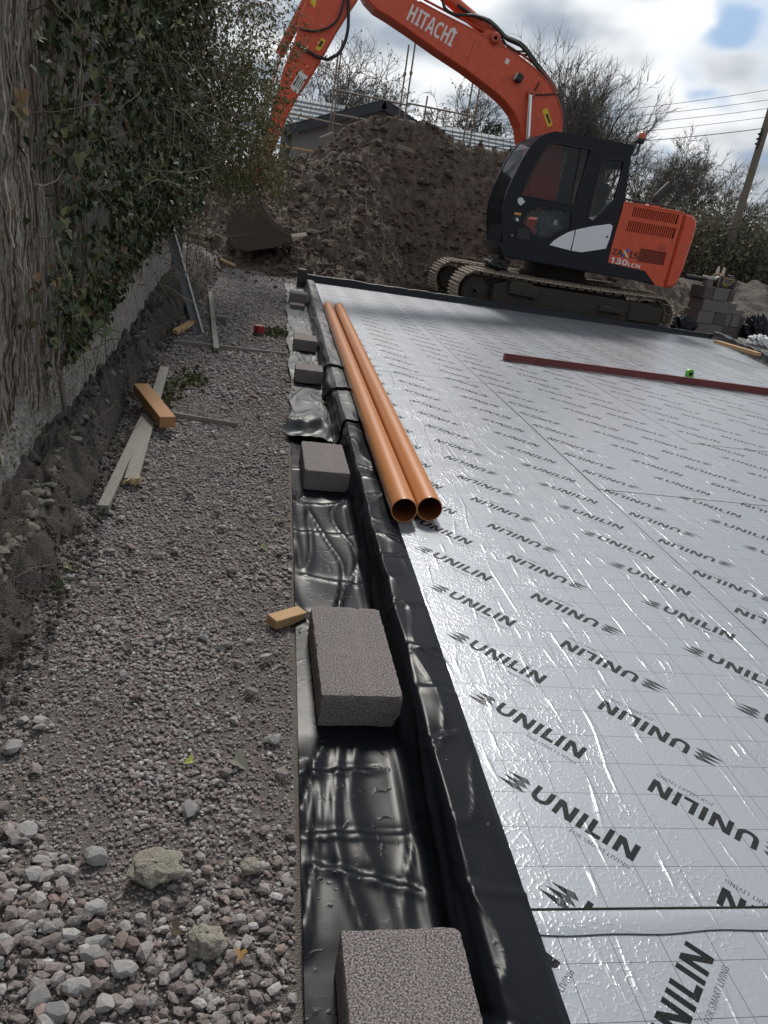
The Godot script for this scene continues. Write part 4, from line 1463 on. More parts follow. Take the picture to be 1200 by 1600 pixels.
	# lumps of dry mortar
	for q in [[242, 1372, Vector3(.088, .035, .062), 401, "flat sandy lump of dried mortar on the coarse stones"], [322, 1485, Vector3(.05, .035, .046), 402, "small grey lump of dried mortar among the stones"], [390, 1367, Vector3(.032, .022, .026), 403, "tiny crumb of dried mortar near the black sheet"]]:
		var p := gpt(q[0], q[1], 0.0)
		var o := put("mortar_lump", blob(q[3]), M.mortar)
		o.transform = Transform3D(Basis(Vector3.UP, rng.randf() * 3.0).scaled(q[2]), p + Vector3(0, 0.024, 0))
		tag(o, q[4], "mortar lump")
func blob(seed_: int) -> ArrayMesh:
	if not M.has("mortar"): M.mortar = grainy([lin(.16, .142, .112), lin(.27, .245, .20), lin(.32, .295, .245), lin(.40, .37, .315)], 0.12, 0.97, 0.5, 260, 0.04, 0.07)
	var n := fine_noise(seed_, 0.9, 4)
	var b := Builder.new()
	var pts := PackedVector3Array()
	for j in 25:
		for i in 41:
			var th := PI * j / 24.0
			var ph := TAU * i / 40.0
			var d := Vector3(sin(th) * cos(ph), cos(th), sin(th) * sin(ph))
			var r := 0.85 + 0.42 * n.get_noise_3dv(d * 0.8) + 0.16 * n.get_noise_3dv(d * 3.0)
			pts.append(d * r * 0.72)
	b.grid(pts, 41, 25, Vector3.ZERO)
	var up := 0.0
	for k in b.v.size(): up += b.n[k].dot(b.v[k])
	if up < 0.0:
		for k in b.n.size(): b.n[k] = -b.n[k]
	return b.mesh()
func add_stone(lists: Array, cols: Array, x: float, z: float, s: float, lift := 0.26) -> void:
	if x > 0.135 and z > -4.0: return
	var k := rng.randi() % 5
	var a := Basis(Vector3.UP, rng.randf() * TAU) * Basis(Vector3.RIGHT, rng.randfn(0.0, 0.5))
	lists[k].append(Transform3D(a.scaled(Vector3(1.1, 0.9, 1.0) * s * 1.1), Vector3(x, ground_y(x, z) + s * (lift + 0.2 * rng.randf()) - 0.001, z)))
	cols[k].append(stone_color())

# ---------- leaves and weeds on the gravel ----------
func make_litter() -> void:
	var leaf := ivy_leaf()
	for q in [[92, 921, .075, Color(.03, .055, .016), 0.5, "large dark green leaf lying at the foot of the bank"], [107, 886, .05, Color(.13, .13, .05), 0.3, "curled olive leaf at the foot of the bank above a dark green one"], [297, 1189, .026, Color(.30, .33, .07), 0.2, "small bright yellow green leaf scrap on the fine gravel"], [372, 1190, .05, Color(.15, .15, .11), 0.4, "grey green withered leaf with a long stalk on the gravel"], [276, 1452, .036, Color(.05, .03, .014), 0.35, "dark brown leaf tucked among the coarse stones"], [375, 1490, .024, Color(.34, .21, .07), 0.3, "small yellow brown leaf among the coarse stones"], [437, 815, .05, Color(.06, .11, .025), 0.3, "green leaf on the gravel near the black sheet"], [200, 1012, .03, Color(.03, .016, .012), 0.2, "dark red brown leaf on the gravel"], [180, 700, .045, Color(.06, .09, .02), 0.6, "bright green leaf beside the grey batten"], [410, 855, .04, Color(.08, .10, .03), 0.2, "olive leaf lying on open gravel"]]:
		var p := gpt(q[0], q[1], 0.012)
		var o := put("fallen_leaf", leaf, leaf_material(q[3]))
		o.transform = Transform3D((Basis(Vector3.UP, rng.randf() * TAU) * Basis(Vector3.RIGHT, -PI / 2 + q[4])).scaled(Vector3.ONE * q[2] * 1.1), p)
		tag(o, q[5], "leaf")
	# low weeds beside the tin and beside the plank
	for q in [[432, 525, 0.16, 0.22, 500, "patch of low green weeds beside the red tin"], [262, 625, 0.10, 0.55, 170, "patch of ivy leaves and weeds along the grey plank"], [300, 600, 0.12, 0.3, 120, "thin scatter of weeds on the gravel behind the lath"]]:
		var c := gpt(q[0], q[1], 0.0)
		var list := []
		var cols := []
		for k in q[4]:
			var x: float = c.x + rng.randfn(0.0, q[2] * 0.45)
			var z: float = c.z + rng.randfn(0.0, q[3] * 0.5)
			if x > 0.13: continue
			list.append(Transform3D(random_basis().scaled(Vector3.ONE * rng.randf_range(0.018, 0.045)), Vector3(x, ground_y(x, z) + rng.randf_range(0.012, 0.035), z)))
			cols.append((Color(.06, .075, .02) if rng.randf() < 0.75 else Color(.14, .11, .06)) * rng.randf_range(0.6, 1.4))
		var t := thing("weeds", q[5], "weeds")
		scatter("leaves", leaf, M.leaf, list, cols, t)

# ---------- heap of soil ----------
func along(t: Array, x: float) -> float:
	if x <= t[0][0]: return t[0][1]
	for k in t.size() - 1:
		if x <= t[k + 1][0]: return lerpf(t[k][1], t[k + 1][1], (x - t[k][0]) / (t[k + 1][0] - t[k][0]))
	return t[-1][1]
var m_low := fine_noise(131, 0.55, 3)
var m_mid := fine_noise(132, 2.2, 3)
var m_fine := fine_noise(133, 7.0, 2)
func mound_y(x: float, z: float) -> float:
	var ridge := along([[-6.0, 0.2], [-3.5, 0.9], [-1.0, 1.75], [-0.18, 2.0], [0.33, 2.22], [0.78, 2.5], [1.17, 2.88], [1.55, 3.12], [1.85, 3.2], [2.58, 3.22], [3.19, 3.12], [4.12, 3.02], [5.06, 2.95], [7.0, 2.5], [9.0, 1.4], [11.0, 0.1]], x)
	var front := along([[-6.0, -12.6], [1.2, -12.5], [2.6, -14.9], [12.0, -15.2]], x)
	var t := (front - z) / (front + 18.0)
	var y := 0.0
	if t <= 0.0: return -0.25
	if t < 1.0: y = ridge * pow(t, 1.15)
	else: y = ridge * (1.0 - pow(minf((t - 1.0) * 1.1, 1.0), 1.3))
	var rough := smoothstep(0.0, 0.12, t)
	var crag := 1.0 - absf(m_mid.get_noise_2d(x, z))
	y += rough * (0.20 * m_low.get_noise_2d(x, z) + 0.20 * (crag * crag - 0.75) + 0.07 * m_fine.get_noise_2d(x, z))
	# the pit the bucket has just left
	y -= 0.25 * exp(-(pow((x - 1.2) / 0.5, 2.0) + pow((z + 13.7) / 0.5, 2.0)))
	return y - 0.02
func make_mound() -> void:
	M.soil_loose = grainy([lin(.024, .016, .011), lin(.05, .035, .026), lin(.088, .065, .049), lin(.12, .093, .072), lin(.19, .155, .125)], 2.4, 0.97, 4.0, 141, 0.012, 0.06, 6, 1024)
	var nx := 230
	var nz := 170
	var pts := PackedVector3Array()
	for j in nz:
		for i in nx:
			var x := -5.0 + 16.5 * i / (nx - 1)
			var z := -12.2 - 11.0 * j / (nz - 1)
			pts.append(Vector3(x, mound_y(x, z), z))
	var b := Builder.new()
	b.grid(pts, nx, nz, Vector3.UP)
	var t := Node3D.new()
	t.name = "soil_mound"
	add_child(t)
	structure(t)
	put("slope", b.mesh(), M.soil_loose, t)
	var lists := [[], [], []]
	var cols := [[], [], []]
	for k in 16000:
		var x := rng.randf_range(-3.5, 8.0)
		var z := -12.3 - 6.2 * rng.randf()
		var y := mound_y(x, z)
		if y < -0.1: continue
		if m_mid.get_noise_2d(x * 0.7 + 9.0, z * 0.7) < -0.15 and rng.randf() < 0.7: continue
		var s := 0.025 + 0.13 * pow(rng.randf(), 3.5)
		var g := rng.randf()
		var q := rng.randi() % 3
		lists[q].append(Transform3D(random_basis().scaled(Vector3(1.0, 0.85, 1.0) * s), Vector3(x, y + s * 0.12, z)))
		cols[q].append(Color(.042 + .055 * g, .033 + .043 * g, .027 + .036 * g) if rng.randf() < 0.95 else Color(.20, .175, .15))
	for k in 220:                                    # big clods
		var x := rng.randf_range(-3.0, 7.5)
		var z := -12.5 - 5.6 * rng.randf()
		var y := mound_y(x, z)
		if y < 0.0 or y > 3.3: continue
		var s := 0.13 + 0.22 * pow(rng.randf(), 2.5)
		var q := rng.randi() % 3
		lists[q].append(Transform3D(random_basis().scaled(Vector3(1.0, 0.8, 1.0) * s), Vector3(x, y + s * 0.05, z)))
		cols[q].append(Color.WHITE)
	for k in 2600:                                   # crumbs where the heap meets the path and under the machine
		var x := rng.randf_range(-2.0, 7.2)
		var z := rng.randf_range(-11.0, -15.0) if x < 0.1 else rng.randf_range(-12.15, -15.0)
		if x < 0.1 and z > -11.0 - rng.randf(): continue
		var s := 0.02 + 0.07 * pow(rng.randf(), 3.0)
		var g := rng.randf()
		lists[0].append(Transform3D(random_basis().scaled(Vector3.ONE * s), Vector3(x, maxf(ground_y(x, z), mound_y(x, z)) + s * 0.15, z)))
		cols[0].append(Color(.045 + .055 * g, .036 + .043 * g, .03 + .036 * g))
	for k in 3: scatter("clods", lump(150 + k, 0.3, true, 0.9), M.soil_loose, lists[k], cols[k], t)
	# the few big lumps that can be told apart
	for q in [[505, 228, .2], [563, 330, .28], [745, 300, .22], [470, 250, .2], [545, 265, .22], [620, 275, .26], [700, 240, .2], [455, 395, .2], [433, 402, .22], [500, 320, .18], [598, 215, .24], [660, 320, .2]]:
		var z := -13.0
		for it in 60:
			var p := on_z(q[0], q[1], z)
			if p.y <= mound_y(p.x, z): break
			z -= 0.1
		var p := on_z(q[0], q[1], z)
		var o := put("soil_lump", lump(160 + int(q[0]) % 7, 0.3, true, 0.8), M.soil_loose, t)
		o.transform = Transform3D(random_basis().scaled(Vector3.ONE * q[2]), Vector3(p.x, mound_y(p.x, z) + 0.03, z))
	# a stick and a scrap of pale root on the heap
	plank("branch_offcut", "bleached stick lying near the top of the soil heap", on_z(500, 220, -16.5) + Vector3(0, 0.05, 0), on_z(520, 212, -16.6) + Vector3(0, 0.05, 0), 0.05, 0.04, M.wood_old, "", "stick")
	plank("branch_offcut", "pale plank end sticking out of the soil heap near its top", on_z(622, 228, -15.9), on_z(645, 236, -15.9), 0.06, 0.08, M.wood_old, "", "stick")

# ---------- excavator ----------
const EX := Vector3(5.0, 0.0, -13.5)
const ZN := -12.35
func part(called: String, b: Builder, m: Material, parent: Node3D, top := false) -> MeshInstance3D:
	var o := put(called, b.mesh(), m, parent)
	if top: o.position = -EX
	return o
func with_holes(outer: PackedVector2Array, holes: Array) -> PackedVector2Array:
	var p := outer.duplicate()
	var area := 0.0
	for i in p.size(): area += p[i].cross(p[(i + 1) % p.size()])
	if area < 0.0: p.reverse()
	for hole in holes:
		var h: PackedVector2Array = hole.duplicate()
		area = 0.0
		for i in h.size(): area += h[i].cross(h[(i + 1) % h.size()])
		if area > 0.0: h.reverse()
		var best := 1e9
		var bi := 0
		var bj := 0
		for i in p.size():
			for j in h.size():
				var d := p[i].distance_squared_to(h[j])
				if d < best: best = d; bi = i; bj = j
		var side := (h[bj] - p[bi]).orthogonal().normalized() * 0.0004
		var r := PackedVector2Array()
		for i in bi + 1: r.append(p[i])
		for k in h.size(): r.append(h[(bj + k) % h.size()])
		r.append(h[bj] - side)
		r.append(p[bi] - side)
		for i in range(bi + 1, p.size()): r.append(p[i])
		# the slit must open the right way
		var cap := Geometry2D.triangulate_polygon(r)
		if cap.is_empty():
			r[bi + 1 + h.size()] = h[bj] + side
			r[bi + 2 + h.size()] = p[bi] + side
		p = r
	return p
func rect(x0: float, y0: float, x1: float, y1: float) -> PackedVector2Array:
	return PackedVector2Array([Vector2(x0, y0), Vector2(x1, y0), Vector2(x1, y1), Vector2(x0, y1)])
func hose(pts: Array, z: float, r: float, sides := 7) -> Builder:
	var cv := Curve3D.new()
	var n := pts.size() / 2
	for i in n:
		var p := on_z(pts[i * 2], pts[i * 2 + 1], z)
		var a := on_z(pts[maxi(i - 1, 0) * 2], pts[maxi(i - 1, 0) * 2 + 1], z)
		var d := on_z(pts[mini(i + 1, n - 1) * 2], pts[mini(i + 1, n - 1) * 2 + 1], z)
		cv.add_point(p, (a - d) / 6.0, (d - a) / 6.0)
	var path := PackedVector3Array()
	var rad := PackedFloat32Array()
	var m := n * 5
	for i in m + 1:
		path.append(cv.sample_baked(cv.get_baked_length() * i / m))
		rad.append(r)
	var b := Builder.new()
	b.tube(path, rad, sides)
	return b
func lettering(words: String, pa: Array, z: float, height: float, m: Material, parent: Node3D, weight := 700) -> void:
	# between two baseline points of the photograph
	var a := on_z(pa[0], pa[1], z)
	var d := on_z(pa[2], pa[3], z)
	var tm := text_mesh(words, height, 0.006, bold_font(weight))
	var w := tm.get_aabb()
	var o := put("lettering", tm, m, parent)
	var x := (d - a).normalized()
	var bs := Basis(x, Vector3(-x.y, x.x, 0), Vector3(0, 0, 1))
	var sx := a.distance_to(d) / w.size.x
	o.transform = Transform3D(bs * Basis.from_scale(Vector3(sx, 1, 1)), a + bs * Vector3(-w.position.x * sx, -w.position.y, 0))
func decal(px: Array, z: float, m: Material, parent: Node3D, called := "sticker") -> void:
	var b := Builder.new()
	b.prism(poly_z(px, z), z, z + 0.004)
	put(called, b.mesh(), m, parent)
func make_excavator() -> void:
	M.orange = grainy([lin(.34, .055, .024), lin(.48, .056, .017), lin(.54, .064, .019), lin(.50, .062, .020), lin(.40, .085, .045)], 1.3, 0.42, 0.0, 171, 0.012)
	M.orange_dull = grainy([lin(.30, .045, .02), lin(.42, .055, .022), lin(.36, .06, .03), lin(.25, .055, .03)], 0.9, 0.55, 0.0, 172, 0.02)
	M.navy = plain(.006, .008, .014, 0.45)
	M.navy.metallic_specular = 0.35
	M.shoe = grainy([lin(.14, .11, .083), lin(.25, .20, .15), lin(.31, .255, .20), lin(.38, .32, .26)], 0.5, 0.7, 0.5, 173, 0.03, 0.06)
	M.mud = grainy([lin(.022, .018, .014), lin(.042, .034, .027), lin(.06, .049, .039), lin(.10, .083, .067)], 0.6, 0.95, 2.0, 174, 0.03, 0.05)
	M.white_paint = plain(.62, .63, .65, 0.45)
	M.glass = plain(.03, .04, .045, 0.05)
	M.glass.albedo_color.a = 0.24
	M.glass.metallic_specular = 0.24
	M.glass.transparency = BaseMaterial3D.TRANSPARENCY_ALPHA
	M.chrome = plain(.6, .6, .6, 0.2, 1.0)
	M.yellow = plain(.62, .42, .02, 0.6)
	M.amber = plain(.40, .07, .02, 0.3)
	M.rust = grainy([lin(.035, .022, .016), lin(.065, .042, .03), lin(.055, .038, .03), lin(.10, .068, .05)], 0.7, 0.85, 0.6, 175, 0.03, 0.06)
	M.seat = plain(.022, .024, .026, 0.9)
	M.trim = plain(.34, .37, .36, 0.7)
	M.print_black = plain(.012, .012, .013, 0.6)
	M.print_white = plain(.62, .60, .58, 0.6)
	var t := thing("excavator", "orange tracked excavator with dark cab, its bucket resting on the soil heap", "excavator", EX)
	tracks(t)
	upper(t)
	cab(t)
	front_end(t)
func tracks(t: Node3D) -> void:
	var c1 := on_z(744.7, 455.7, -12.25)
	var right := on_z(1055, 492, -12.25)
	var r := 0.335
	var c2 := Vector3(right.x - r - 0.03, c1.y, 0)
	var run := c2.x - c1.x
	var full := run * 2.0 + TAU * r
	var n := int(round(full / 0.172))
	var sb := Builder.new()
	sb.box(Transform3D(), Vector3(0.160, 0.024, 0.6), 0.004)
	for g in [-0.062, 0.0, 0.062]: sb.box(Transform3D(Basis(), Vector3(g, 0.024, 0)), Vector3(0.014, 0.030, 0.6))
	sb.box(Transform3D(Basis(), Vector3(0, -0.035, 0)), Vector3(0.12, 0.05, 0.16))
	var shoe := sb.mesh()
	for zc in [-12.55, -14.45]:
		var track := Node3D.new()
		track.name = "track"
		t.add_child(track, true)
		track.position = -EX
		for k in n:
			var s := full * k / n
			var p := Vector3()
			var a := 0.0
			if s < run:
				p = Vector3(c1.x + s, c1.y + r, zc); a = 0.0
				p.y -= 0.025 * sin(PI * s / run)
			elif s < run + PI * r:
				a = -(s - run) / r
				p = Vector3(c2.x + sin(-a) * r, c2.y + cos(a) * r, zc)
			elif s < run * 2.0 + PI * r:
				p = Vector3(c2.x - (s - run - PI * r), c2.y - r, zc); a = -PI
			else:
				a = -PI - (s - run * 2.0 - PI * r) / r
				p = Vector3(c1.x + sin(-a) * r, c1.y + cos(a) * r, zc)
			var o := put("shoe", shoe, M.shoe if p.y > c1.y - 0.2 else M.mud, track)
			o.transform = Transform3D(Basis(Vector3.BACK, a), p)
		var b := Builder.new()
		b.prism(PackedVector2Array([Vector2(c1.x + 0.30, 0.08), Vector2(c2.x - 0.06, 0.08), Vector2(c2.x + 0.02, 0.14), Vector2(c2.x + 0.02, 0.42), Vector2(c2.x - 0.2, 0.49), Vector2(c1.x + 0.5, 0.51), Vector2(c1.x + 0.30, 0.44)]), zc - 0.2, zc + 0.24, 0.02)
		part("side_frame", b, M.mud, track)
		b = Builder.new()
		b.prism(PackedVector2Array([Vector2(c1.x + 0.55, 0.34), Vector2(c1.x + 1.05, 0.31), Vector2(c1.x + 1.08, 0.46), Vector2(c1.x + 0.9, 0.54), Vector2(c1.x + 0.55, 0.52)]), zc + 0.2, zc + 0.31, 0.015)
		part("step", b, M.mud, track)
		b = Builder.new()
		b.prism(PackedVector2Array([Vector2(c2.x - 1.05, 0.26), Vector2(c2.x - 0.62, 0.26), Vector2(c2.x - 0.62, 0.33), Vector2(c2.x - 1.05, 0.36)]), zc + 0.2, zc + 0.30, 0.015)
		part("step", b, M.mud, track)
		b = Builder.new()
		b.box(Transform3D(Basis(), Vector3(c2.x - 0.18, 0.31, zc + 0.25)), Vector3(0.62, 0.27, 0.05), 0.012)
		part("motor_guard", b, M.mud, track)
		for w in [[c1.x, 0.235, "idler"], [c2.x, 0.24, "sprocket"]]:
			b = Builder.new()
			var tf := Transform3D(Basis(Vector3.RIGHT, PI / 2), Vector3(w[0], c1.y, zc))
			b.lathe(PackedVector2Array([Vector2(0.0, 0.17), Vector2(0.05, 0.17), Vector2(0.06, 0.15), Vector2(w[1] - 0.03, 0.15), Vector2(w[1], 0.13), Vector2(w[1], -0.13), Vector2(w[1] - 0.03, -0.15), Vector2(0.0, -0.15)]), 28, tf)
			part(w[2], b, M.mud, track)
		for k in 7:
			b = Builder.new()
			var tf := Transform3D(Basis(Vector3.RIGHT, PI / 2), Vector3(c1.x + 0.42 + k * (run - 0.8) / 6.0, 0.055, zc))
			b.lathe(PackedVector2Array([Vector2(0.0, 0.16), Vector2(0.075, 0.15), Vector2(0.075, -0.15), Vector2(0.0, -0.16)]), 14, tf)
			part("roller", b, M.mud, track)
	var b := Builder.new()
	b.box(Transform3D(Basis(), Vector3(c1.x + run * 0.52, 0.45, -13.5)), Vector3(1.3, 0.36, 1.5), 0.05)
	part("undercarriage", b, M.mud, t, true)
	b = Builder.new()
	b.lathe(PackedVector2Array([Vector2(0.0, 0.60), Vector2(0.62, 0.60), Vector2(0.62, 0.72), Vector2(0.58, 0.74), Vector2(0.58, 0.86)]), 36, Transform3D(Basis(), Vector3(c1.x + run * 0.52, 0, -13.5)))
	part("slewing_ring", b, M.mud, t, true)
	# rag of black hose and sheet caught on the near track
	b = Builder.new()
	var pts := PackedVector3Array()
	var o := on_z(776, 412, -12.5)
	for j in 14:
		for i in 22:
			var th := PI * j / 13.0
			var ph := TAU * i / 21.0
			var d := Vector3(sin(th) * cos(ph), cos(th), sin(th) * sin(ph))
			pts.append(o + d * Vector3(0.22, 0.11, 0.2) * (0.9 + 0.6 * m_fine.get_noise_3dv(d * 0.25 + Vector3(3, 0, 0))))
	b.grid(pts, 22, 14, Vector3.ZERO)
	part("hose_bundle", b, M.rubber, t, true)
func upper(t: Node3D) -> void:
	var b := Builder.new()
	b.prism(poly_z([776, 378, 947, 409, 1008, 423, 1022, 444, 786, 401], ZN), ZN + 0.01, -13.35, 0.015)
	b.prism(poly_z([860, 395, 947, 409, 1008, 423, 1022, 444, 862, 418], ZN), -13.355, -14.65, 0.015)
	part("deck", b, M.navy, t, true)
	# engine cover with real slots
	var tl := on_z(973, 317, ZN)
	var tr := on_z(1069, 334, ZN)
	var body := poly_z([973, 317, 1069, 334, 1036, 449, 1023, 445, 1008, 423.5, 949.5, 411], ZN)
	var s1 := [on_z(990.5, 323, ZN), on_z(1057, 352, ZN)]
	var s2 := [on_z(983.5, 345, ZN), on_z(1052, 373.5, ZN)]
	var gr := [on_z(999, 390, ZN), on_z(1037, 412, ZN)]
	var bands := [[s1[0].x, s1[0].y, on_z(1057, 351, ZN).x, on_z(988, 338.5, ZN).y], [s2[0].x - 0.01, on_z(984, 344.5, ZN).y, on_z(1052, 373, ZN).x, on_z(981.5, 361.5, ZN).y], [on_z(999, 395, ZN).x, on_z(1001.5, 388, ZN).y, on_z(1039, 405, ZN).x, on_z(995.5, 408.5, ZN).y]]
	var cover := Node3D.new()
	cover.name = "engine_cover"
	t.add_child(cover, true)
	cover.position = -EX
	var ys := [1e3]
	for q in bands: ys.append(q[1]); ys.append(q[3])
	ys.append(-1e3)
	var panel := Builder.new()
	for k in ys.size() - 1:
		var pieces := [[-1e3, 1e3]]
		if k % 2 == 1: pieces = [[-1e3, bands[k / 2][0]], [bands[k / 2][2], 1e3]]
		for q in pieces:
			for c in Geometry2D.intersect_polygons(body, rect(maxf(q[0], -50.0), maxf(ys[k + 1], -50.0), minf(q[1], 50.0), minf(ys[k], 50.0))): panel.prism(c, ZN, ZN - 0.03)
	part("panel", panel, M.orange, cover)
	for k in 2:
		var q: Array = bands[k]
		var n := 21
		for i in n:
			var x: float = lerpf(q[0], q[2], (i + 0.0) / n)
			var w: float = (q[2] - q[0]) / n
			var sl := Builder.new()
			var h: float = q[1] - q[3]
			sl.prism(PackedVector2Array([Vector2(x - w * 0.22 + 0.0, q[1] + 0.001), Vector2(x + w * 0.24, q[1] + 0.001), Vector2(x + w * 0.24 - h * 0.05, q[3] - 0.001), Vector2(x - w * 0.22 - h * 0.05, q[3] - 0.001)]), ZN - 0.001, ZN - 0.028)
			part("slat", sl, M.orange, cover)
	var q: Array = bands[2]
	for i in 15:
		var w := Builder.new()
		var x := lerpf(q[0], q[2], (i + 0.5) / 15.0)
		w.box(Transform3D(Basis(), Vector3(x, (q[1] + q[3]) * 0.5, ZN - 0.012)), Vector3(0.006, q[1] - q[3], 0.006))
		part("grille_bar", w, M.orange_dull, cover)
	for i in 10:
		var w := Builder.new()
		var y := lerpf(q[3], q[1], (i + 0.5) / 10.0)
		w.box(Transform3D(Basis(), Vector3((q[0] + q[2]) * 0.5, y, ZN - 0.019)), Vector3(q[2] - q[0], 0.006, 0.006))
		part("grille_bar", w, M.orange_dull, cover)
	var core := Builder.new()
	core.box(Transform3D(Basis(), Vector3((tl.x + tr.x) * 0.5, (tl.y + 1.0) * 0.5, -13.5)), Vector3(tr.x - tl.x - 0.03, tl.y - 1.02, 2.18))
	part("engine_bay", core, M.black, cover)
	var lid := Builder.new()
	lid.box(Transform3D(Basis(), Vector3((tl.x + tr.x) * 0.5, tl.y + 0.012, -13.5)), Vector3(tr.x - tl.x, 0.03, 2.28), 0.01)
	part("lid", lid, M.orange, cover)
	var handle := Builder.new()
	handle.prism(poly_z([1030, 381.5, 1043, 384, 1040, 391, 1028, 388.5], ZN), ZN - 0.001, ZN + 0.008, 0.002)
	part("latch", handle, M.orange_dull, cover)
	lettering("ZA", [956, 397.2, 971.5, 400.2], ZN, 0.095, M.print_black, cover)
	lettering("IS", [981.8, 402.0, 995.7, 404.6], ZN, 0.095, M.print_black, cover)
	decal([979.5, 389.5, 985, 389.0, 974.5, 401.5, 970.5, 400.7], ZN, plain(.02, .08, .35, 0.5), cover, "letter_stroke")
	var x0 := Builder.new()
	x0.prism(poly_z([972.5, 391, 977, 391.8, 983, 403, 978.5, 402.3], ZN), ZN, ZN + 0.006)
	part("letter_stroke", x0, plain(.62, .42, .22, 0.5), cover)
	lettering("130", [952, 410.2, 979, 415.5], ZN, 0.095, M.print_white, cover)
	lettering("LCN", [980, 415.7, 999, 419.6], ZN, 0.06, M.print_white, cover)
	b = Builder.new()
	b.prism(poly_z([1072, 334.5, 1083, 336.5, 1088.5, 342, 1090, 351, 1085, 372, 1078.5, 391, 1070, 418, 1065, 430, 1058, 444, 1048, 450, 1038.5, 449.5], ZN), ZN - 0.01, -14.72, 0.035)
	var cw := part("counterweight", b, M.orange, t, true)
	b = Builder.new()
	b.box(Transform3D(Basis(), Vector3(tr.x - 0.12, tl.y + 0.07, -13.3)), Vector3(0.22, 0.10, 0.25), 0.03)
	part("pre_cleaner", b, M.orange_dull, t, true)
	b = hose([1024, 318, 1026, 310, 1034, 302, 1048, 289], -13.9, 0.085, 12)
	part("exhaust_pipe", b, M.rubber, t, true)
	b = Builder.new()
	var ra := on_z(975, 310.5, ZN - 0.1)
	var rb := on_z(1056, 325.5, ZN - 0.1)
	b.rod(ra, rb, 0.014, 8)
	for f in [0.02, 0.5, 0.98]: b.rod(ra.lerp(rb, f), ra.lerp(rb, f) - Vector3(0, 0.06, 0), 0.012, 8)
	part("handrail", b, M.rubber, t, true)
	b = Builder.new()
	b.box(Transform3D(Basis(), Vector3(5.1, 1.25, -14.3)), Vector3(0.9, 0.75, 0.7), 0.05)
	part("fuel_tank", b, M.orange, t, true)
func cab(t: Node3D) -> void:
	var c := Node3D.new()
	c.name = "cab"
	t.add_child(c, true)
	c.position = -EX
	var outer := poly_z([786, 388, 785, 365, 785.5, 330, 790, 308, 798, 286, 816, 249, 828, 230, 840, 217, 852, 209, 868, 205, 885, 207.5, 934, 216, 992, 227, 991, 236, 986, 246, 977, 308, 972, 328, 960, 370, 949, 410], ZN)
	var door := poly_z([814, 305, 828, 274, 848, 237, 858, 226, 869, 223.5, 923, 233.5, 917, 258, 898, 320.5], ZN)
	var low := poly_z([815, 347, 827, 331, 844, 323, 894, 333, 891, 357, 872, 364, 853, 378, 837, 376, 829, 358], ZN)
	var rear := poly_z([942, 247.5, 975, 251, 972, 270, 961, 312, 946, 328, 927, 345.5, 919, 340.5, 927, 304], ZN)
	for k in 2:
		var z := ZN if k == 0 else ZN - 0.98
		var b := Builder.new()
		b.prism(with_holes(outer, [door, low, rear]), z, z - 0.07)
		part("side_frame", b, M.navy, c)
		for w in [door, low, rear]:
			b = Builder.new()
			b.prism(w, z - 0.03, z - 0.036)
			part("window", b, M.glass, c)
	# door outline and rubber seals on the near side
	for w in [door, rear]:
		var path := PackedVector3Array()
		var rad := PackedFloat32Array()
		for i in w.size() + 1:
			path.append(Vector3(w[i % w.size()].x, w[i % w.size()].y, ZN + 0.002)); rad.append(0.012)
		var s := Builder.new()
		s.tube(path, rad, 5, false)
		part("seal", s, M.rubber, c)
	var gap := hose([902, 212, 912, 216, 906, 250, 893, 320, 896, 356, 884, 399], ZN + 0.001, 0.008, 5)
	part("door_gap", gap, M.black, c)
	# windscreen, roof and back between the two sides
	var front := [785, 383, 785.5, 330, 790, 308, 798, 286, 816, 249, 828, 230, 840, 217]
	var g := Builder.new()
	var roof := Builder.new()
	var z0 := ZN - 0.072
	var z1 := ZN - 0.978
	for i in range(0, front.size() - 2, 2):
		var a := on_z(front[i], front[i + 1], ZN)
		var d := on_z(front[i + 2], front[i + 3], ZN)
		var n := Vector3(-(d.y - a.y), d.x - a.x, 0).normalized() * -0.01
		g.quad(Vector3(a.x, a.y, z0) + n * 1.0, Vector3(d.x, d.y, z0) + n, Vector3(d.x, d.y, z1) + n, Vector3(a.x, a.y, z1) + n)
	part("windscreen", g, M.glass, c)
	var top := [840, 217, 852, 209, 868, 205, 885, 207.5, 934, 216, 992, 227]
	for i in range(0, top.size() - 2, 2):
		var a := on_z(top[i], top[i + 1], ZN)
		var d := on_z(top[i + 2], top[i + 3], ZN)
		roof.prism(PackedVector2Array([Vector2(a.x, a.y - 0.002), Vector2(d.x, d.y - 0.002), Vector2(d.x, d.y - 0.06), Vector2(a.x, a.y - 0.06)]), z0, z1)
	part("roof", roof, M.navy, c)
	for e in [[785, 383, 786, 352], [986, 246, 984, 262], [962, 362, 949, 410]]:
		var b := Builder.new()
		var a := on_z(e[0], e[1], ZN)
		var d := on_z(e[2], e[3], ZN)
		b.box(Transform3D(Basis(), Vector3((a.x + d.x) * 0.5 + (0.02 if e[0] < 900 else -0.03), (a.y + d.y) * 0.5, (z0 + z1) * 0.5)), Vector3(0.05, absf(a.y - d.y) + 0.04, z0 - z1))
		part("cross_panel", b, M.navy, c)
	var fl := Builder.new()
	var p0 := on_z(788, 387, ZN)
	var p1 := on_z(949, 409, ZN)
	fl.box(Transform3D(Basis(), Vector3((p0.x + p1.x) * 0.5, p0.y + 0.03, (z0 + z1) * 0.5)), Vector3(p1.x - p0.x - 0.1, 0.05, z0 - z1))
	part("cab_floor", fl, M.seat, c)
	# white lower panels
	var w1 := Builder.new()
	w1.prism(poly_z([858, 383, 865, 376, 874, 370, 886, 363.5, 897.5, 359.5, 895, 374, 890.5, 391.5], ZN), ZN + 0.002, ZN + 0.022, 0.006)
	part("white_panel", w1, M.white_paint, c)
	w1 = Builder.new()
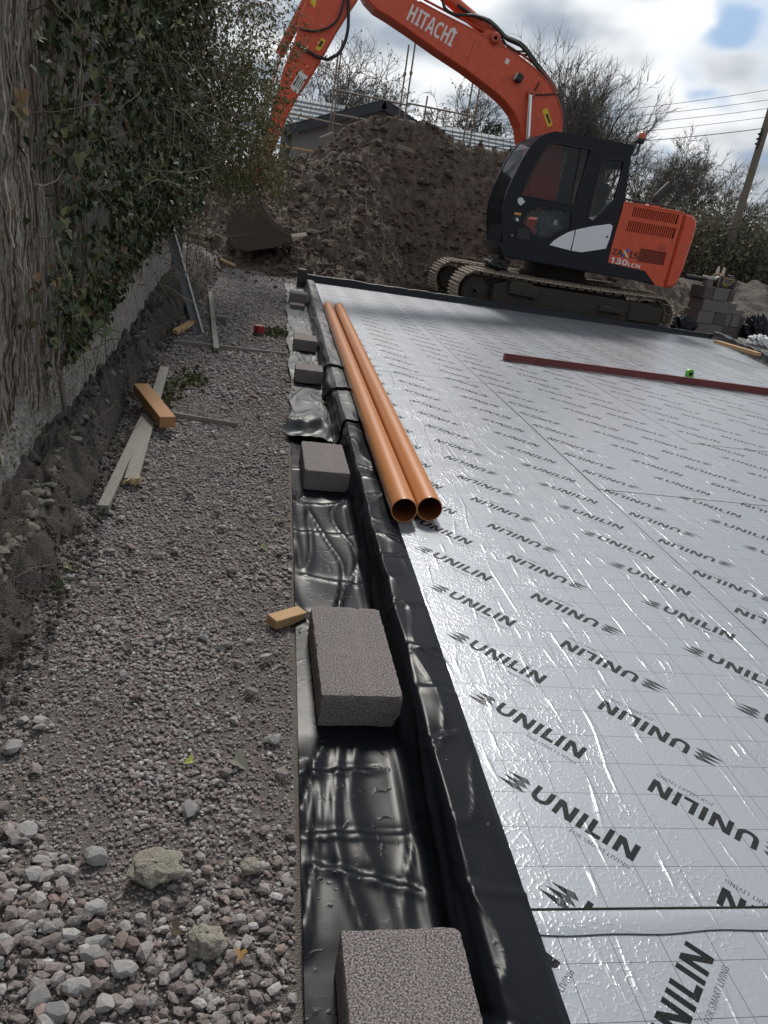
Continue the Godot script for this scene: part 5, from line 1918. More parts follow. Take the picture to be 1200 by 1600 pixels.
	w1.prism(poly_z([899.5, 359, 925, 353.5, 952, 350, 957, 353, 952, 373, 946, 388.5, 930, 391, 908, 394.3, 892.3, 392], ZN), ZN + 0.002, ZN + 0.022, 0.006)
	part("white_panel", w1, M.white_paint, c)
	w1 = Builder.new()
	var kc := on_z(948, 369.5, ZN)
	w1.lathe(PackedVector2Array([Vector2(0.0, 0.028), Vector2(0.022, 0.028), Vector2(0.026, 0.02)]), 14, Transform3D(Basis(Vector3.RIGHT, PI / 2), Vector3(kc.x, kc.y, ZN)))
	part("lock", w1, M.zinc, c)
	# seat, levers and what lies inside
	var sx := on_z(915, 340, ZN - 0.5)
	var b := Builder.new()
	b.box(Transform3D(Basis(), Vector3(sx.x - 0.15, 1.42, ZN - 0.5)), Vector3(0.52, 0.16, 0.5), 0.05)
	b.box(Transform3D(Basis(Vector3.BACK, -0.15), Vector3(sx.x + 0.12, 1.85, ZN - 0.5)), Vector3(0.14, 0.85, 0.48), 0.05)
	part("seat", b, M.seat, c)
	b = Builder.new()
	b.box(Transform3D(Basis(), Vector3(sx.x - 0.2, 1.45, ZN - 0.16)), Vector3(0.5, 0.35, 0.14), 0.04)
	b.rod(Vector3(sx.x - 0.4, 1.6, ZN - 0.16), Vector3(sx.x - 0.46, 1.85, ZN - 0.16), 0.02, 8)
	part("console", b, M.seat, c)
	b = Builder.new()
	b.prism(poly_z([944, 330, 962, 313, 962, 318, 950, 333, 934, 350, 924, 347, 926, 344], ZN - 0.12), ZN - 0.10, ZN - 0.5, 0.01)
	part("rear_trim", b, M.trim, c)
	b = Builder.new()
	var bag := on_z(862, 352, ZN - 0.25)
	var pts := PackedVector3Array()
	for j in 14:
		for i in 22:
			var th := PI * j / 13.0
			var ph := TAU * i / 21.0
			var d := Vector3(sin(th) * cos(ph), cos(th), sin(th) * sin(ph))
			pts.append(bag + d * Vector3(0.30, 0.28, 0.12) * (0.9 + 0.5 * m_fine.get_noise_3dv(d * 0.22)))
	b.grid(pts, 22, 14, Vector3.ZERO)
	part("bag", b, plain(.10, .115, .115, 0.5), c)
	decal([866, 343, 872, 344, 870, 352, 864, 351], ZN - 0.1, M.print_white, c, "bag_label")
	# stickers, door handle, beacon
	decal([809, 310, 815, 308, 820.5, 315.5, 813.5, 321.5, 809, 317], ZN + 0.001, plain(.48, .52, .52, 0.6), c)
	decal([803, 331, 815.5, 332.5, 812.5, 347, 800.5, 345.5], ZN + 0.001, M.print_black, c)
	decal([804.5, 331.5, 814.5, 333, 813.5, 336.5, 803.5, 335], ZN + 0.005, plain(.5, .22, .05, 0.6), c)
	decal([805.5, 342, 809, 340, 810.5, 345.5, 807, 345.5], ZN + 0.005, M.print_white, c)
	b = Builder.new()
	var hp := on_z(800, 368, ZN)
	b.box(Transform3D(Basis(), hp), Vector3(0.03, 0.03, 0.03), 0.008)
	part("door_button", b, M.zinc, c)
	b = Builder.new()
	b.prism(poly_z([808, 358, 822, 354, 829, 366, 826, 375, 808, 374], ZN), ZN + 0.001, ZN + 0.012, 0.004)
	part("handle_recess", b, M.rubber, c)
	var be := Node3D.new()
	be.name = "beacon"
	t.add_child(be, true)
	be.position = -EX
	var bp := on_z(1001, 222, ZN - 0.1)
	b = Builder.new()
	b.tube(PackedVector3Array([on_z(989, 243, ZN - 0.1), on_z(995, 240, ZN - 0.1), bp - Vector3(0, 0.02, 0)]), PackedFloat32Array([0.02, 0.02, 0.02]), 8)
	b.lathe(PackedVector2Array([Vector2(0.0, -0.03), Vector2(0.055, -0.02), Vector2(0.068, 0.05), Vector2(0.0, 0.05)]), 18, Transform3D(Basis(), bp))
	part("stalk", b, M.rubber, be)
	b = Builder.new()
	b.lathe(PackedVector2Array([Vector2(0.066, 0.05), Vector2(0.066, 0.08), Vector2(0.058, 0.115), Vector2(0.03, 0.145), Vector2(0.0, 0.15)]), 18, Transform3D(Basis(), bp))
	part("lens", b, M.amber, be)
func front_end(t: Node3D) -> void:
	var zb := -13.32
	var b := Builder.new()
	var boom := part_node("boom", t)
	b.prism(poly_z([655, 2, 696, 24, 737.5, 45.5, 770, 63, 802.5, 82.5, 833, 105, 856.7, 129, 869.7, 151, 877, 173, 879, 199, 880, 240, 870, 320, 838, 330, 822, 280, 817.7, 230, 813, 199, 804.7, 178, 796, 166, 787, 156, 775, 145, 761, 134, 726.7, 108, 683, 79, 640, 48, 608, 26.5, 586, 13, 572, -2, 556, -30, 530, -58, 545, -78, 590, -42], zb), zb, -13.78, 0.018)
	part("boom_beam", b, M.orange, boom)
	b = hose([655, 3, 696, 25, 737.5, 46.5, 770, 64, 802.5, 83.5, 833, 106, 856.7, 130, 869.7, 152, 877, 174, 878, 199], zb - 0.02, 0.022, 6)
	part("pipe", b, M.orange_dull, boom)
	b = hose([662, -1, 700, 19, 741, 40, 772, 58, 804, 78, 835, 100, 858, 124, 872, 146], zb - 0.1, 0.02, 6)
	part("pipe", b, M.orange_dull, boom)
	b = hose([743, 62, 735, 82, 726.7, 106], zb + 0.001, 0.006, 4)
	part("weld", b, M.orange_dull, boom)
	lettering("HITACHI", [634.5, 30.5, 704.5, 73.5], zb, 0.225, M.print_white, boom)
	decal([707.5, 42.5, 713, 45, 710.5, 52.5, 705.5, 50], zb, M.print_white, boom)
	decal([791, 90.5, 796.5, 93.5, 793.5, 101, 788.5, 98.5], zb, M.print_white, boom)
	decal([847, 172, 855, 169, 863.5, 195, 856, 199], zb, M.yellow, boom)
	decal([852.5, 179, 856, 177.5, 860.5, 192, 858, 193], zb + 0.004, M.print_black, boom)
	b = Builder.new()
	var wl := on_z(811, 122, zb + 0.06)
	b.box(Transform3D(Basis(Vector3.BACK, -0.35), wl), Vector3(0.12, 0.14, 0.10), 0.03)
	part("work_light", b, M.rubber, boom)
	b = Builder.new()
	b.box(Transform3D(Basis(Vector3.BACK, -0.35), wl + Vector3(-0.06, 0.015, 0)), Vector3(0.02, 0.11, 0.08), 0.008)
	part("light_lens", b, M.trim, boom)
	# pins
	for q in [[828.5, 148, 0.07, 0.03], [773, 60, 0.085, 0.12]]:
		b = Builder.new()
		var p := on_z(q[0], q[1], zb)
		b.lathe(PackedVector2Array([Vector2(0.0, 0.05), Vector2(q[2] * 0.6, 0.05), Vector2(q[2], 0.03), Vector2(q[2], -0.05)]), 20, Transform3D(Basis(Vector3.RIGHT, PI / 2), p + Vector3(0, 0, 0.02)))
		part("pin", b, M.orange_dull, boom)
	b = Builder.new()
	b.prism(poly_z([752, 54, 762, 45, 776, 47, 783, 58, 796, 79], zb), zb - 0.06, zb - 0.12, 0.005)
	part("bracket", b, M.orange, boom)
	b = Builder.new()
	b.prism(poly_z([752, 54, 762, 45, 776, 47, 783, 58, 796, 79], zb), zb - 0.34, zb - 0.40, 0.005)
	part("bracket", b, M.orange, boom)
	# lift cylinders either side, arm cylinder on top
	for z in [zb + 0.10, -13.88]:
		var lc := part_node("lift_cylinder", t)
		b = Builder.new()
		b.rod(on_z(828.5, 148, z), on_z(824, 235, z), 0.036, 14)
		part("rod", b, M.chrome, lc)
		b = Builder.new()
		b.rod(on_z(824, 232, z), on_z(808, 372, z), 0.068, 16)
		part("barrel", b, M.orange, lc)
	var ac := part_node("arm_cylinder", t)
	b = Builder.new()
	b.rod(on_z(773, 59, zb - 0.23), on_z(612, -78, zb - 0.23), 0.098, 20)
	part("barrel", b, M.orange, ac)
	b = Builder.new()
	b.rod(on_z(779, 64, zb - 0.23), on_z(764, 51, zb - 0.23), 0.11, 20)
	part("end_lug", b, M.orange_dull, ac)
	# arm
	var arm := part_node("arm", t)
	b = Builder.new()
	b.prism(poly_z([590, -60, 575, -28, 558, 0, 546, 18, 528, 46, 500, 96, 480, 128, 466, 148, 450, 178, 428, 232, 412, 284, 400, 290, 392, 280, 402, 240, 424, 176, 443, 106, 456, 74, 463, 54, 466, 30, 477, 0, 500, -40, 540, -80, 570, -85], zb - 0.08), zb - 0.08, -13.70, 0.018)
	part("arm_beam", b, M.orange, arm)
	decal([493, 76, 502.5, 59, 509, 63.5, 499.5, 80], zb - 0.08, M.yellow, arm)
	decal([497, 71.5, 502, 63, 505.5, 65.5, 500.5, 74], zb - 0.076, M.print_black, arm)
	decal([485, 4, 489, -8, 496.5, -4, 491.5, 12.5], zb - 0.08, M.yellow, arm)
	decal([468.6, 109.6, 481, 120, 465, 147, 452.6, 137], zb - 0.08, M.print_white, arm)
	decal([466.5, 117.5, 468.5, 119, 459.5, 134, 457.5, 132.6], zb - 0.076, M.print_black, arm)
	for k in 3: decal([470 + k * 2.6, 120 + k * 2.2, 470.8 + k * 2.6, 120.6 + k * 2.2, 461.8 + k * 2.6, 135.6 + k * 2.2, 461 + k * 2.6, 135 + k * 2.2], zb - 0.076, M.seat, arm)
	for q in [[459, 83], [462, 92]]:
		b = Builder.new()
		b.box(Transform3D(Basis(Vector3.BACK, 0.5), on_z(q[0], q[1], zb - 0.05)), Vector3(0.06, 0.06, 0.05), 0.01)
		part("hose_clamp", b, M.orange_dull, arm)
	var bc := part_node("bucket_cylinder", t)
	b = Builder.new()
	b.rod(on_z(486, -12, zb - 0.26), on_z(436, 86, zb - 0.26), 0.075, 16)
	part("barrel", b, M.orange_dull, bc)
	b = Builder.new()
	b.rod(on_z(438, 82, zb - 0.26), on_z(388, 250, zb - 0.26), 0.04, 12)
	part("rod", b, M.chrome, bc)
	# links and quick hitch
	for z in [zb - 0.02, -13.74]:
		var ln := part_node("link", t)
		b = Builder.new()
		b.bar(on_z(390, 250, z), on_z(378, 290, z), 0.06, 0.10, 0.01)
		b.bar(on_z(390, 250, z), on_z(412, 258, z), 0.06, 0.10, 0.01)
		part("link_bar", b, M.rubber, ln)
	var hitch := part_node("quick_hitch", t)
	b = Builder.new()
	b.prism(poly_z([366, 282, 380, 268, 402, 270, 410, 288, 407, 308, 403, 316, 397, 312, 393, 300, 384, 304, 370, 300], zb - 0.1), zb - 0.1, zb - 0.38, 0.012)
	part("hitch_body", b, M.navy, hitch)
	# bucket
	var bk := part_node("bucket", t)
	var prof := [400, 304, 388, 316, 366, 324, 356.5, 338, 353.5, 356, 356, 376, 368, 389.5, 388, 393, 428, 387.5, 458, 379]
	var zl := -13.05
	var zr := -14.05
	for z in [zl, zr]:
		b = Builder.new()
		b.prism(poly_z([400, 304, 388, 316, 366, 324, 356.5, 338, 353.5, 356, 356, 376, 368, 389.5, 388, 393, 428, 387.5, 458, 379, 455, 367, 437, 357, 421, 343, 409, 326], zl), z - 0.02, z + 0.02, 0.004)
		part("side_plate", b, M.rust, bk)
	b = Builder.new()
	b.prism(poly_z([358, 378, 368, 388.5, 388, 392, 428, 386.5, 456, 378.5, 453, 371.5, 425, 379, 390, 383.5, 373, 380], zl), zl + 0.02, zl + 0.034, 0.004)
	part("wear_plate", b, M.rust, bk)
	b = Builder.new()
	b.prism(poly_z([399, 308, 394, 318, 403, 333, 417, 349, 434, 362, 451, 370, 454, 367, 437, 357, 421, 343, 409, 326], zl), zl + 0.02, zl + 0.030, 0.003)
	part("wear_plate", b, M.rust, bk)
	b = Builder.new()
	var shell := poly_z(prof, zl)
	for i in shell.size() - 1:
		var a := shell[i]
		var d := shell[i + 1]
		var n := (d - a).orthogonal().normalized() * 0.025
		b.prism(PackedVector2Array([a, d, d - n, a - n]), zl - 0.02, zr + 0.02)
	part("shell", b, M.rust, bk)
	b = Builder.new()
	b.prism(poly_z([405, 306, 398, 300, 386, 318, 392, 322], zl), zl - 0.3, zl - 0.36)
	b.prism(poly_z([405, 306, 398, 300, 386, 318, 392, 322], zl), zl - 0.64, zl - 0.70)
	part("ear", b, M.rust, bk)
	for k in 5:
		b = Builder.new()
		var z := lerpf(zl - 0.03, zr + 0.03, k / 4.0)
		b.prism(poly_z([446, 377, 456, 370, 480, 367, 480.5, 368.5, 458, 378], zl), z - 0.03, z + 0.03, 0.006)
		part("tooth", b, M.shoe, bk)
	# hoses
	for q in [
		[[538, -4, 534, 14, 528, 30, 512, 44, 488, 49, 466, 44], zb - 0.03, 0.018],
		[[543.6, -4, 544.5, 22, 544, 42, 539, 66, 528, 85, 512, 93.5, 494, 88, 463, 68], zb - 0.03, 0.026],
		[[690, -6, 694, 12, 711, 23, 738, 24, 761, 32, 779, 47, 788, 58, 809, 67, 822, 80, 835, 100, 857, 127, 872, 155, 878.5, 186, 878, 210], zb - 0.05, 0.024],
		[[715, 8, 737, 22, 764, 31, 782, 48, 790, 57, 812, 66, 826, 80, 838, 98, 860, 125, 874, 152, 881, 186, 880, 212], zb - 0.12, 0.024],
		[[700, -8, 736, 21, 766, 34, 781, 52, 792, 62, 814, 72, 828, 86, 845, 108, 864, 133], zb - 0.18, 0.022],
		[[783, 58, 790, 70, 803, 80, 822, 81, 832, 96], zb - 0.06, 0.016],
		[[786, 62, 795, 76, 806, 84, 824, 86], zb - 0.14, 0.016],
		[[828.5, 148, 838, 138, 843, 128], zb + 0.02, 0.012],
		[[830, 148, 848, 148, 872, 146], zb + 0.02, 0.012]]:
		part("hose", hose(q[0], q[1], q[2]), M.rubber, t, true)
func part_node(called: String, t: Node3D) -> Node3D:
	var o := Node3D.new()
	o.name = called
	t.add_child(o, true)
	o.position = -EX
	return o

# ---------- right: stack of blocks, tools, pole and hedge ----------
func crumple(at: Vector3, size: Vector3, seed_: float, m: Material, called: String, label: String, category: String) -> Node3D:
	var b := Builder.new()
	var pts := PackedVector3Array()
	for j in 21:
		for i in 37:
			var th := PI * j / 20.0
			var ph := TAU * i / 36.0
			var d := Vector3(sin(th) * cos(ph), cos(th), sin(th) * sin(ph))
			var r := 0.75 + 0.5 * (1.0 - 2.0 * absf(m_mid.get_noise_3dv(d * 0.9 + Vector3(seed_, 0, 0)))) + 0.3 * m_fine.get_noise_3dv(d * 0.6 + Vector3(0, seed_, 0))
			var p := d * size * r
			p.y = maxf(p.y, -size.y * 0.6)
			pts.append(p)
	b.grid(pts, 37, 21, Vector3.ZERO)
	var s := 0.0
	for k in b.v.size(): s += b.n[k].dot(b.v[k])
	if s < 0.0:
		for k in b.n.size(): b.n[k] = -b.n[k]
	var o := put(called, b.mesh(), m)
	o.position = at + Vector3(0, size.y * 0.55, 0)
	return tag(o, label, category)
func make_far_right() -> void:
	var base := on_z(1081, 517, -12.95)
	base.y = 0.04
	var yaw := Basis(Vector3.UP, 0.13)
	var rows := [[0.0, [.1, .1, .44, .45]], [0.02, [.27, .11, .27, .12, .18, .12]], [0.05, [.09, .53]], [0.01, [.21, .25, .10, .12]]]
	var k := 0
	var word := ["bottom course", "second course", "third course", "top course"]
	for r in 4:
		var x: float = rows[r][0]
		for w in rows[r][1]:
			stack_block(base, yaw, Vector3(x + w * 0.5, 0.1085 + 0.219 * r, -0.2 + rng.randf_range(-0.02, 0.012)), Vector3(w - 0.006, 0.213, 0.42), "grey concrete block in the %s of the stack beside the excavator" % word[r], k)
			x += w
			k += 1
	stack_block(base, yaw, Vector3(0.86, 0.49, -0.16), Vector3(0.43, 0.098, 0.22), "grey block laid flat on the low side of the stack", k)
	stack_block(base, yaw, Vector3(0.78, 0.59, -0.17), Vector3(0.22, 0.098, 0.21), "short grey block on top of the flat one in the stack", k + 1)
	var top := base + yaw * Vector3(0.0, 0.882, -0.14)
	# site radio
	var t := thing("site_radio", "black and yellow site radio on top of the block stack", "radio", top + yaw * Vector3(0.46, 0, 0))
	t.basis = yaw
	var b := Builder.new()
	b.prism(PackedVector2Array([Vector2(-.20, .0), Vector2(.20, .0), Vector2(.215, .05), Vector2(.20, .15), Vector2(.14, .20), Vector2(-.13, .21), Vector2(-.20, .15), Vector2(-.215, .05)]), -0.09, 0.09, 0.025)
	put("case", b.mesh(), M.rubber, t)
	b = Builder.new()
	b.frame(PackedVector2Array([Vector2(-.08, .07), Vector2(.10, .07), Vector2(.15, .13), Vector2(.13, .175), Vector2(-.08, .175)]), PackedVector2Array([Vector2(-.068, .082), Vector2(.094, .082), Vector2(.135, .13), Vector2(.12, .163), Vector2(-.068, .163)]), 0.088, 0.100)
	put("trim", b.mesh(), plain(.38, .27, .08, 0.6), t)
	b = Builder.new()
	b.box(Transform3D(Basis(), Vector3(0.02, 0.12, 0.092)), Vector3(0.16, 0.06, 0.008), 0.002)
	put("display", b.mesh(), plain(.05, .05, .05, 0.4), t)
	for q in [0.03, 0.052]:
		b = Builder.new()
		b.box(Transform3D(Basis(), Vector3(0.0, q, 0.093)), Vector3(0.11, 0.010, 0.008), 0.002)
		put("grille_bar", b.mesh(), plain(.28, .16, .05, 0.6), t)
	for s in [-1.0, 1.0]:
		b = Builder.new()
		b.tube(PackedVector3Array([Vector3(-.15 * s, .0, .11), Vector3(-.19 * s, .03, .12), Vector3(-.19 * s, .16, .12), Vector3(-.14 * s, .225, .06), Vector3(-.12 * s, .228, -.06), Vector3(-.19 * s, .16, -.12)]), PackedFloat32Array([.014, .014, .014, .014, .014, .014]), 8)
		put("roll_bar", b.mesh(), plain(.16, .11, .05, 0.6) if s > 0 else M.rubber, t)
	for q in [[0.40, "pale orange tipped bottle behind the site radio, nearer the grey tray"], [0.53, "pale pink tipped bottle behind the site radio, farther from the grey tray"]]:
		var o := thing("sealant_bottle", q[1], "bottle", top + yaw * Vector3(q[0], 0, -0.16))
		b = Builder.new()
		b.lathe(PackedVector2Array([Vector2(0, 0), Vector2(.042, 0), Vector2(.045, .01), Vector2(.045, .21), Vector2(.03, .24)]), 16)
		put("body", b.mesh(), plain(.42, .24, .17, 0.5), o)
		b = Builder.new()
		b.lathe(PackedVector2Array([Vector2(.031, .238), Vector2(.03, .29), Vector2(.016, .35), Vector2(.012, .355), Vector2(0, .356)]), 16)
		put("cap", b.mesh(), plain(.50, .42, .35, 0.5), o)
	t = thing("tray", "light grey plastic tray on the end of the block stack", "tray", top + yaw * Vector3(0.12, 0, 0.02))
	b = Builder.new()
	b.box(Transform3D(yaw, Vector3(0, 0.055, 0)), Vector3(0.15, 0.11, 0.13), 0.01)
	put("tub", b.mesh(), M.block_far, t)
	b = Builder.new()
	b.box(Transform3D(yaw, Vector3(0, 0.14, 0)), Vector3(0.20, 0.055, 0.17), 0.01)
	put("lid", b.mesh(), plain(.30, .30, .29, 0.7), t)
	t = thing("black_tube", "black tube lying behind the radio and tray across the stack", "tube")
	b = Builder.new()
	b.rod(top + yaw * Vector3(-0.22, 0.10, -0.22), top + yaw * Vector3(0.86, 0.08, -0.22), 0.045, 14)
	put("barrel", b.mesh(), M.rubber, t)
	b = Builder.new()
	b.box(Transform3D(yaw, top + yaw * Vector3(0.3, 0.03, -0.22)), Vector3(0.1, 0.062, 0.08), 0.005)
	b.box(Transform3D(yaw, top + yaw * Vector3(0.55, 0.025, -0.22)), Vector3(0.1, 0.05, 0.08), 0.005)
	put("wedge", b.mesh(), M.wood_old, t)
	# pale plank on the sheeted edge, bags and scraps of sheet
	plank("plank", "new pale plank lying on the black covered slab edge", on_y(1119, 534, 0.262), on_y(1185, 553.5, 0.262), 0.10, 0.045, M.wood_new)
	crumple(on_z(1187, 541, -12.1) * Vector3(1, 0, 1) + Vector3(0, 0.05, 0), Vector3(0.22, 0.13, 0.20), 3.0, plain(.45, .46, .48, 0.6), "plastic_bag", "crumpled white plastic bag beside the pale plank", "bag")
	crumple(on_z(1066, 503, -12.75) * Vector3(1, 0, 1), Vector3(0.24, 0.22, 0.22), 8.0, M.poly_dull, "sheet_scrap", "bundle of black plastic sheet between the track and the block stack", "plastic sheet")
	crumple(on_z(1176, 522, -12.9) * Vector3(1, 0, 1) + Vector3(0.12, 0.1, -0.15), Vector3(0.24, 0.26, 0.2), 12.0, M.poly_dull, "sheet_scrap", "bundle of black plastic sheet behind the low side of the block stack", "plastic sheet")
	# low bank of spoil in front of the hedge
	var nx := 130
	var nz := 60
	var pts := PackedVector3Array()
	for j in nz:
		for i in nx:
			var x := 7.5 + 22.0 * i / (nx - 1)
			var z := -17.5 - 7.0 * j / (nz - 1)
			var s := sin(PI * clampf((-z - 17.5) / 7.0, 0.0, 1.0))
			var hgt := along([[7.5, 0.0], [9.0, 0.35], [11.0, 0.75], [14.0, 0.95], [18.0, 0.8], [29.5, 0.9]], x)
			pts.append(Vector3(x, s * (hgt + 0.35 * m_low.get_noise_2d(x * 1.4, z * 1.4)) + s * 0.14 * m_mid.get_noise_2d(x, z) + 0.05 * s * m_fine.get_noise_2d(x, z) - 0.06, z))
	b = Builder.new()
	b.grid(pts, nx, nz, Vector3.UP)
	structure(put("spoil_bank", b.mesh(), M.soil_light))
	# pole and wires
	t = thing("utility_pole", "brown timber utility pole rising from the hedge", "pole", Vector3(14.78, 0, -24))
	b = Builder.new()
	b.tube(PackedVector3Array([Vector3(0, -0.2, 0), Vector3(-0.02, 4.0, 0), Vector3(-0.05, 8.6, 0)]), PackedFloat32Array([0.135, 0.12, 0.105]), 16)
	put("shaft", b.mesh(), M.pole, t)
	b = Builder.new()
	for q in 3: b.box(Transform3D(Basis(), Vector3(-0.17, 5.05 + 0.14 * q, 0.05)), Vector3(0.12, 0.06, 0.1), 0.01)
	b.rod(Vector3(-0.16, 4.9, 0.06), Vector3(-0.16, 5.5, 0.06), 0.025, 8)
	put("steps", b.mesh(), M.rubber, t)
	b = Builder.new()
	b.box(Transform3D(Basis(), Vector3(-0.05, 8.2, 0)), Vector3(0.1, 0.12, 1.6), 0.01)
	put("crossarm", b.mesh(), M.pole, t)
	var n := 0
	for q in [[992, 165.4, 1200, 139], [985, 178, 1200, 154.6], [985, 189.7, 1200, 168], [988, 202.6, 1192.5, 182], [1008.5, 216, 1197.6, 198.5]]:
		var a := on_z(q[0], q[1], -24.0 - 0.2 * n)
		var d := on_z(q[2], q[3], -24.0 - 0.2 * n)
		var path := PackedVector3Array()
		var rad := PackedFloat32Array()
		for i in 31:
			var f := -1.5 + 3.6 * i / 30.0
			path.append(a.lerp(d, f) + Vector3(0, -0.35 * (1.0 - pow((f - 0.3) / 1.8, 2.0)) + 0.27, 0)); rad.append(0.0075 if n < 4 else 0.012)
		b = Builder.new()
		b.tube(path, rad, 5)
		tag(put("overhead_wire", b.mesh(), M.rubber), ["topmost thin overhead wire above the hedge", "second thin overhead wire, next below the topmost", "third thin overhead wire, midway of the five", "fourth thin overhead wire, next above the thick one", "lowest and thickest overhead wire, meeting the pole"][n], "wire", "overhead wires")
		n += 1
	# street lamp beyond the trees
	t = thing("street_lamp", "distant grey street lamp behind the bare trees", "street lamp", on_z(1071, 330, -45) * Vector3(1, 0, 1))
	b = Builder.new()
	var hd := on_z(1088, 265, -45) - t.position
	b.tube(PackedVector3Array([Vector3(0, 0, 0), Vector3(0, hd.y - 0.6, 0), Vector3(0.15, hd.y - 0.1, 0), hd - Vector3(0.2, 0, 0)]), PackedFloat32Array([0.09, 0.06, 0.05, 0.04]), 8)
	put("column", b.mesh(), M.zinc, t)
	b = Builder.new()
	b.box(Transform3D(Basis(), hd), Vector3(0.5, 0.14, 0.25), 0.05)
	put("lantern", b.mesh(), M.rubber, t)
	# hedge: each shrub on its own
	for q in [[930, 280, -30.0, 2.6, "dark ivy covered shrub behind the excavator cab", 1], [985, 286, -29.0, 2.4, "dark shrub behind the cab and beacon", 1], [1035, 312, -26.0, 2.2, "brown twiggy shrub behind the exhaust pipe", 0], [1085, 312, -25.5, 2.2, "brown twiggy shrub behind the counterweight", 0], [1125, 330, -24.8, 1.9, "olive bramble between the counterweight and the pole foot", 0], [1165, 340, -24.6, 2.1, "dark bramble around the pole foot", 1], [1210, 328, -25.5, 2.4, "brown bramble between the pole and the open side", 0], [1255, 310, -26.5, 2.4, "brown twiggy shrub beyond the pole", 0]]:
		hedge_shrub(q)
func stack_block(base: Vector3, yaw: Basis, at: Vector3, size: Vector3, label: String, k: int) -> void:
	var b := Builder.new()
	b.box(Transform3D(), size, 0.006)
	var o := put("concrete_block", b.mesh(), M.block_far if k % 3 else M.block_dark)
	o.transform = Transform3D(yaw * Basis(Vector3.UP, rng.randfn(0.0, 0.015)), base + yaw * at)
	tag(o, label, "concrete block", "stacked blocks beside the excavator")
func hedge_shrub(q: Array) -> void:
	var foot := on_z(q[0], 400, q[2])
	var top := on_z(q[0], q[1], q[2])
	var hgt := top.y
	var t := thing("hedge_shrub", q[4], "shrub", Vector3(foot.x, 0, q[2]), "shrubs of the hedgerow")
	var b := Builder.new()
	b.colored = true
	var list := []
	var cols := []
	var r: float = q[3]
	for k in 900:
		var a := rng.randf() * TAU
		var f := sqrt(rng.randf())
		var c := Vector3(cos(a) * f * r, 0, sin(a) * f * r * 0.7)
		var dome := hgt * (0.62 + 0.38 * sqrt(1.0 - f * f)) * rng.randf_range(0.75, 1.06)
		c.y = dome * pow(rng.randf(), 0.6) * 0.8
		var l := rng.randf_range(0.5, 1.3)
		b.tint = (Color(.16, .13, .10) if rng.randf() < 0.6 else Color(.10, .088, .065)) * rng.randf_range(0.6, 1.3)
		var e := wiggle(b, c, Vector3(c.x * 0.35 + rng.randfn(0, 0.4), 1.0, c.z * 0.3 + rng.randfn(0, 0.4)), minf(l, dome - c.y + 0.25), 0.011, 4, 0.6)
		for j in (9 if q[5] == 1 else 4):
			list.append(Transform3D(random_basis().scaled(Vector3.ONE * rng.randf_range(0.08, 0.17)), c.lerp(e, rng.randf()) + Vector3(rng.randfn(), rng.randfn(), rng.randfn()) * 0.14))
			cols.append((Color(.055, .066, .032) if q[5] == 1 else Color(.12, .108, .06)) * rng.randf_range(0.5, 1.4))
	stuff(put("twigs", b.mesh(), M.bark, t))
	scatter("foliage", small_leaf(), M.leaf, list, cols, t)

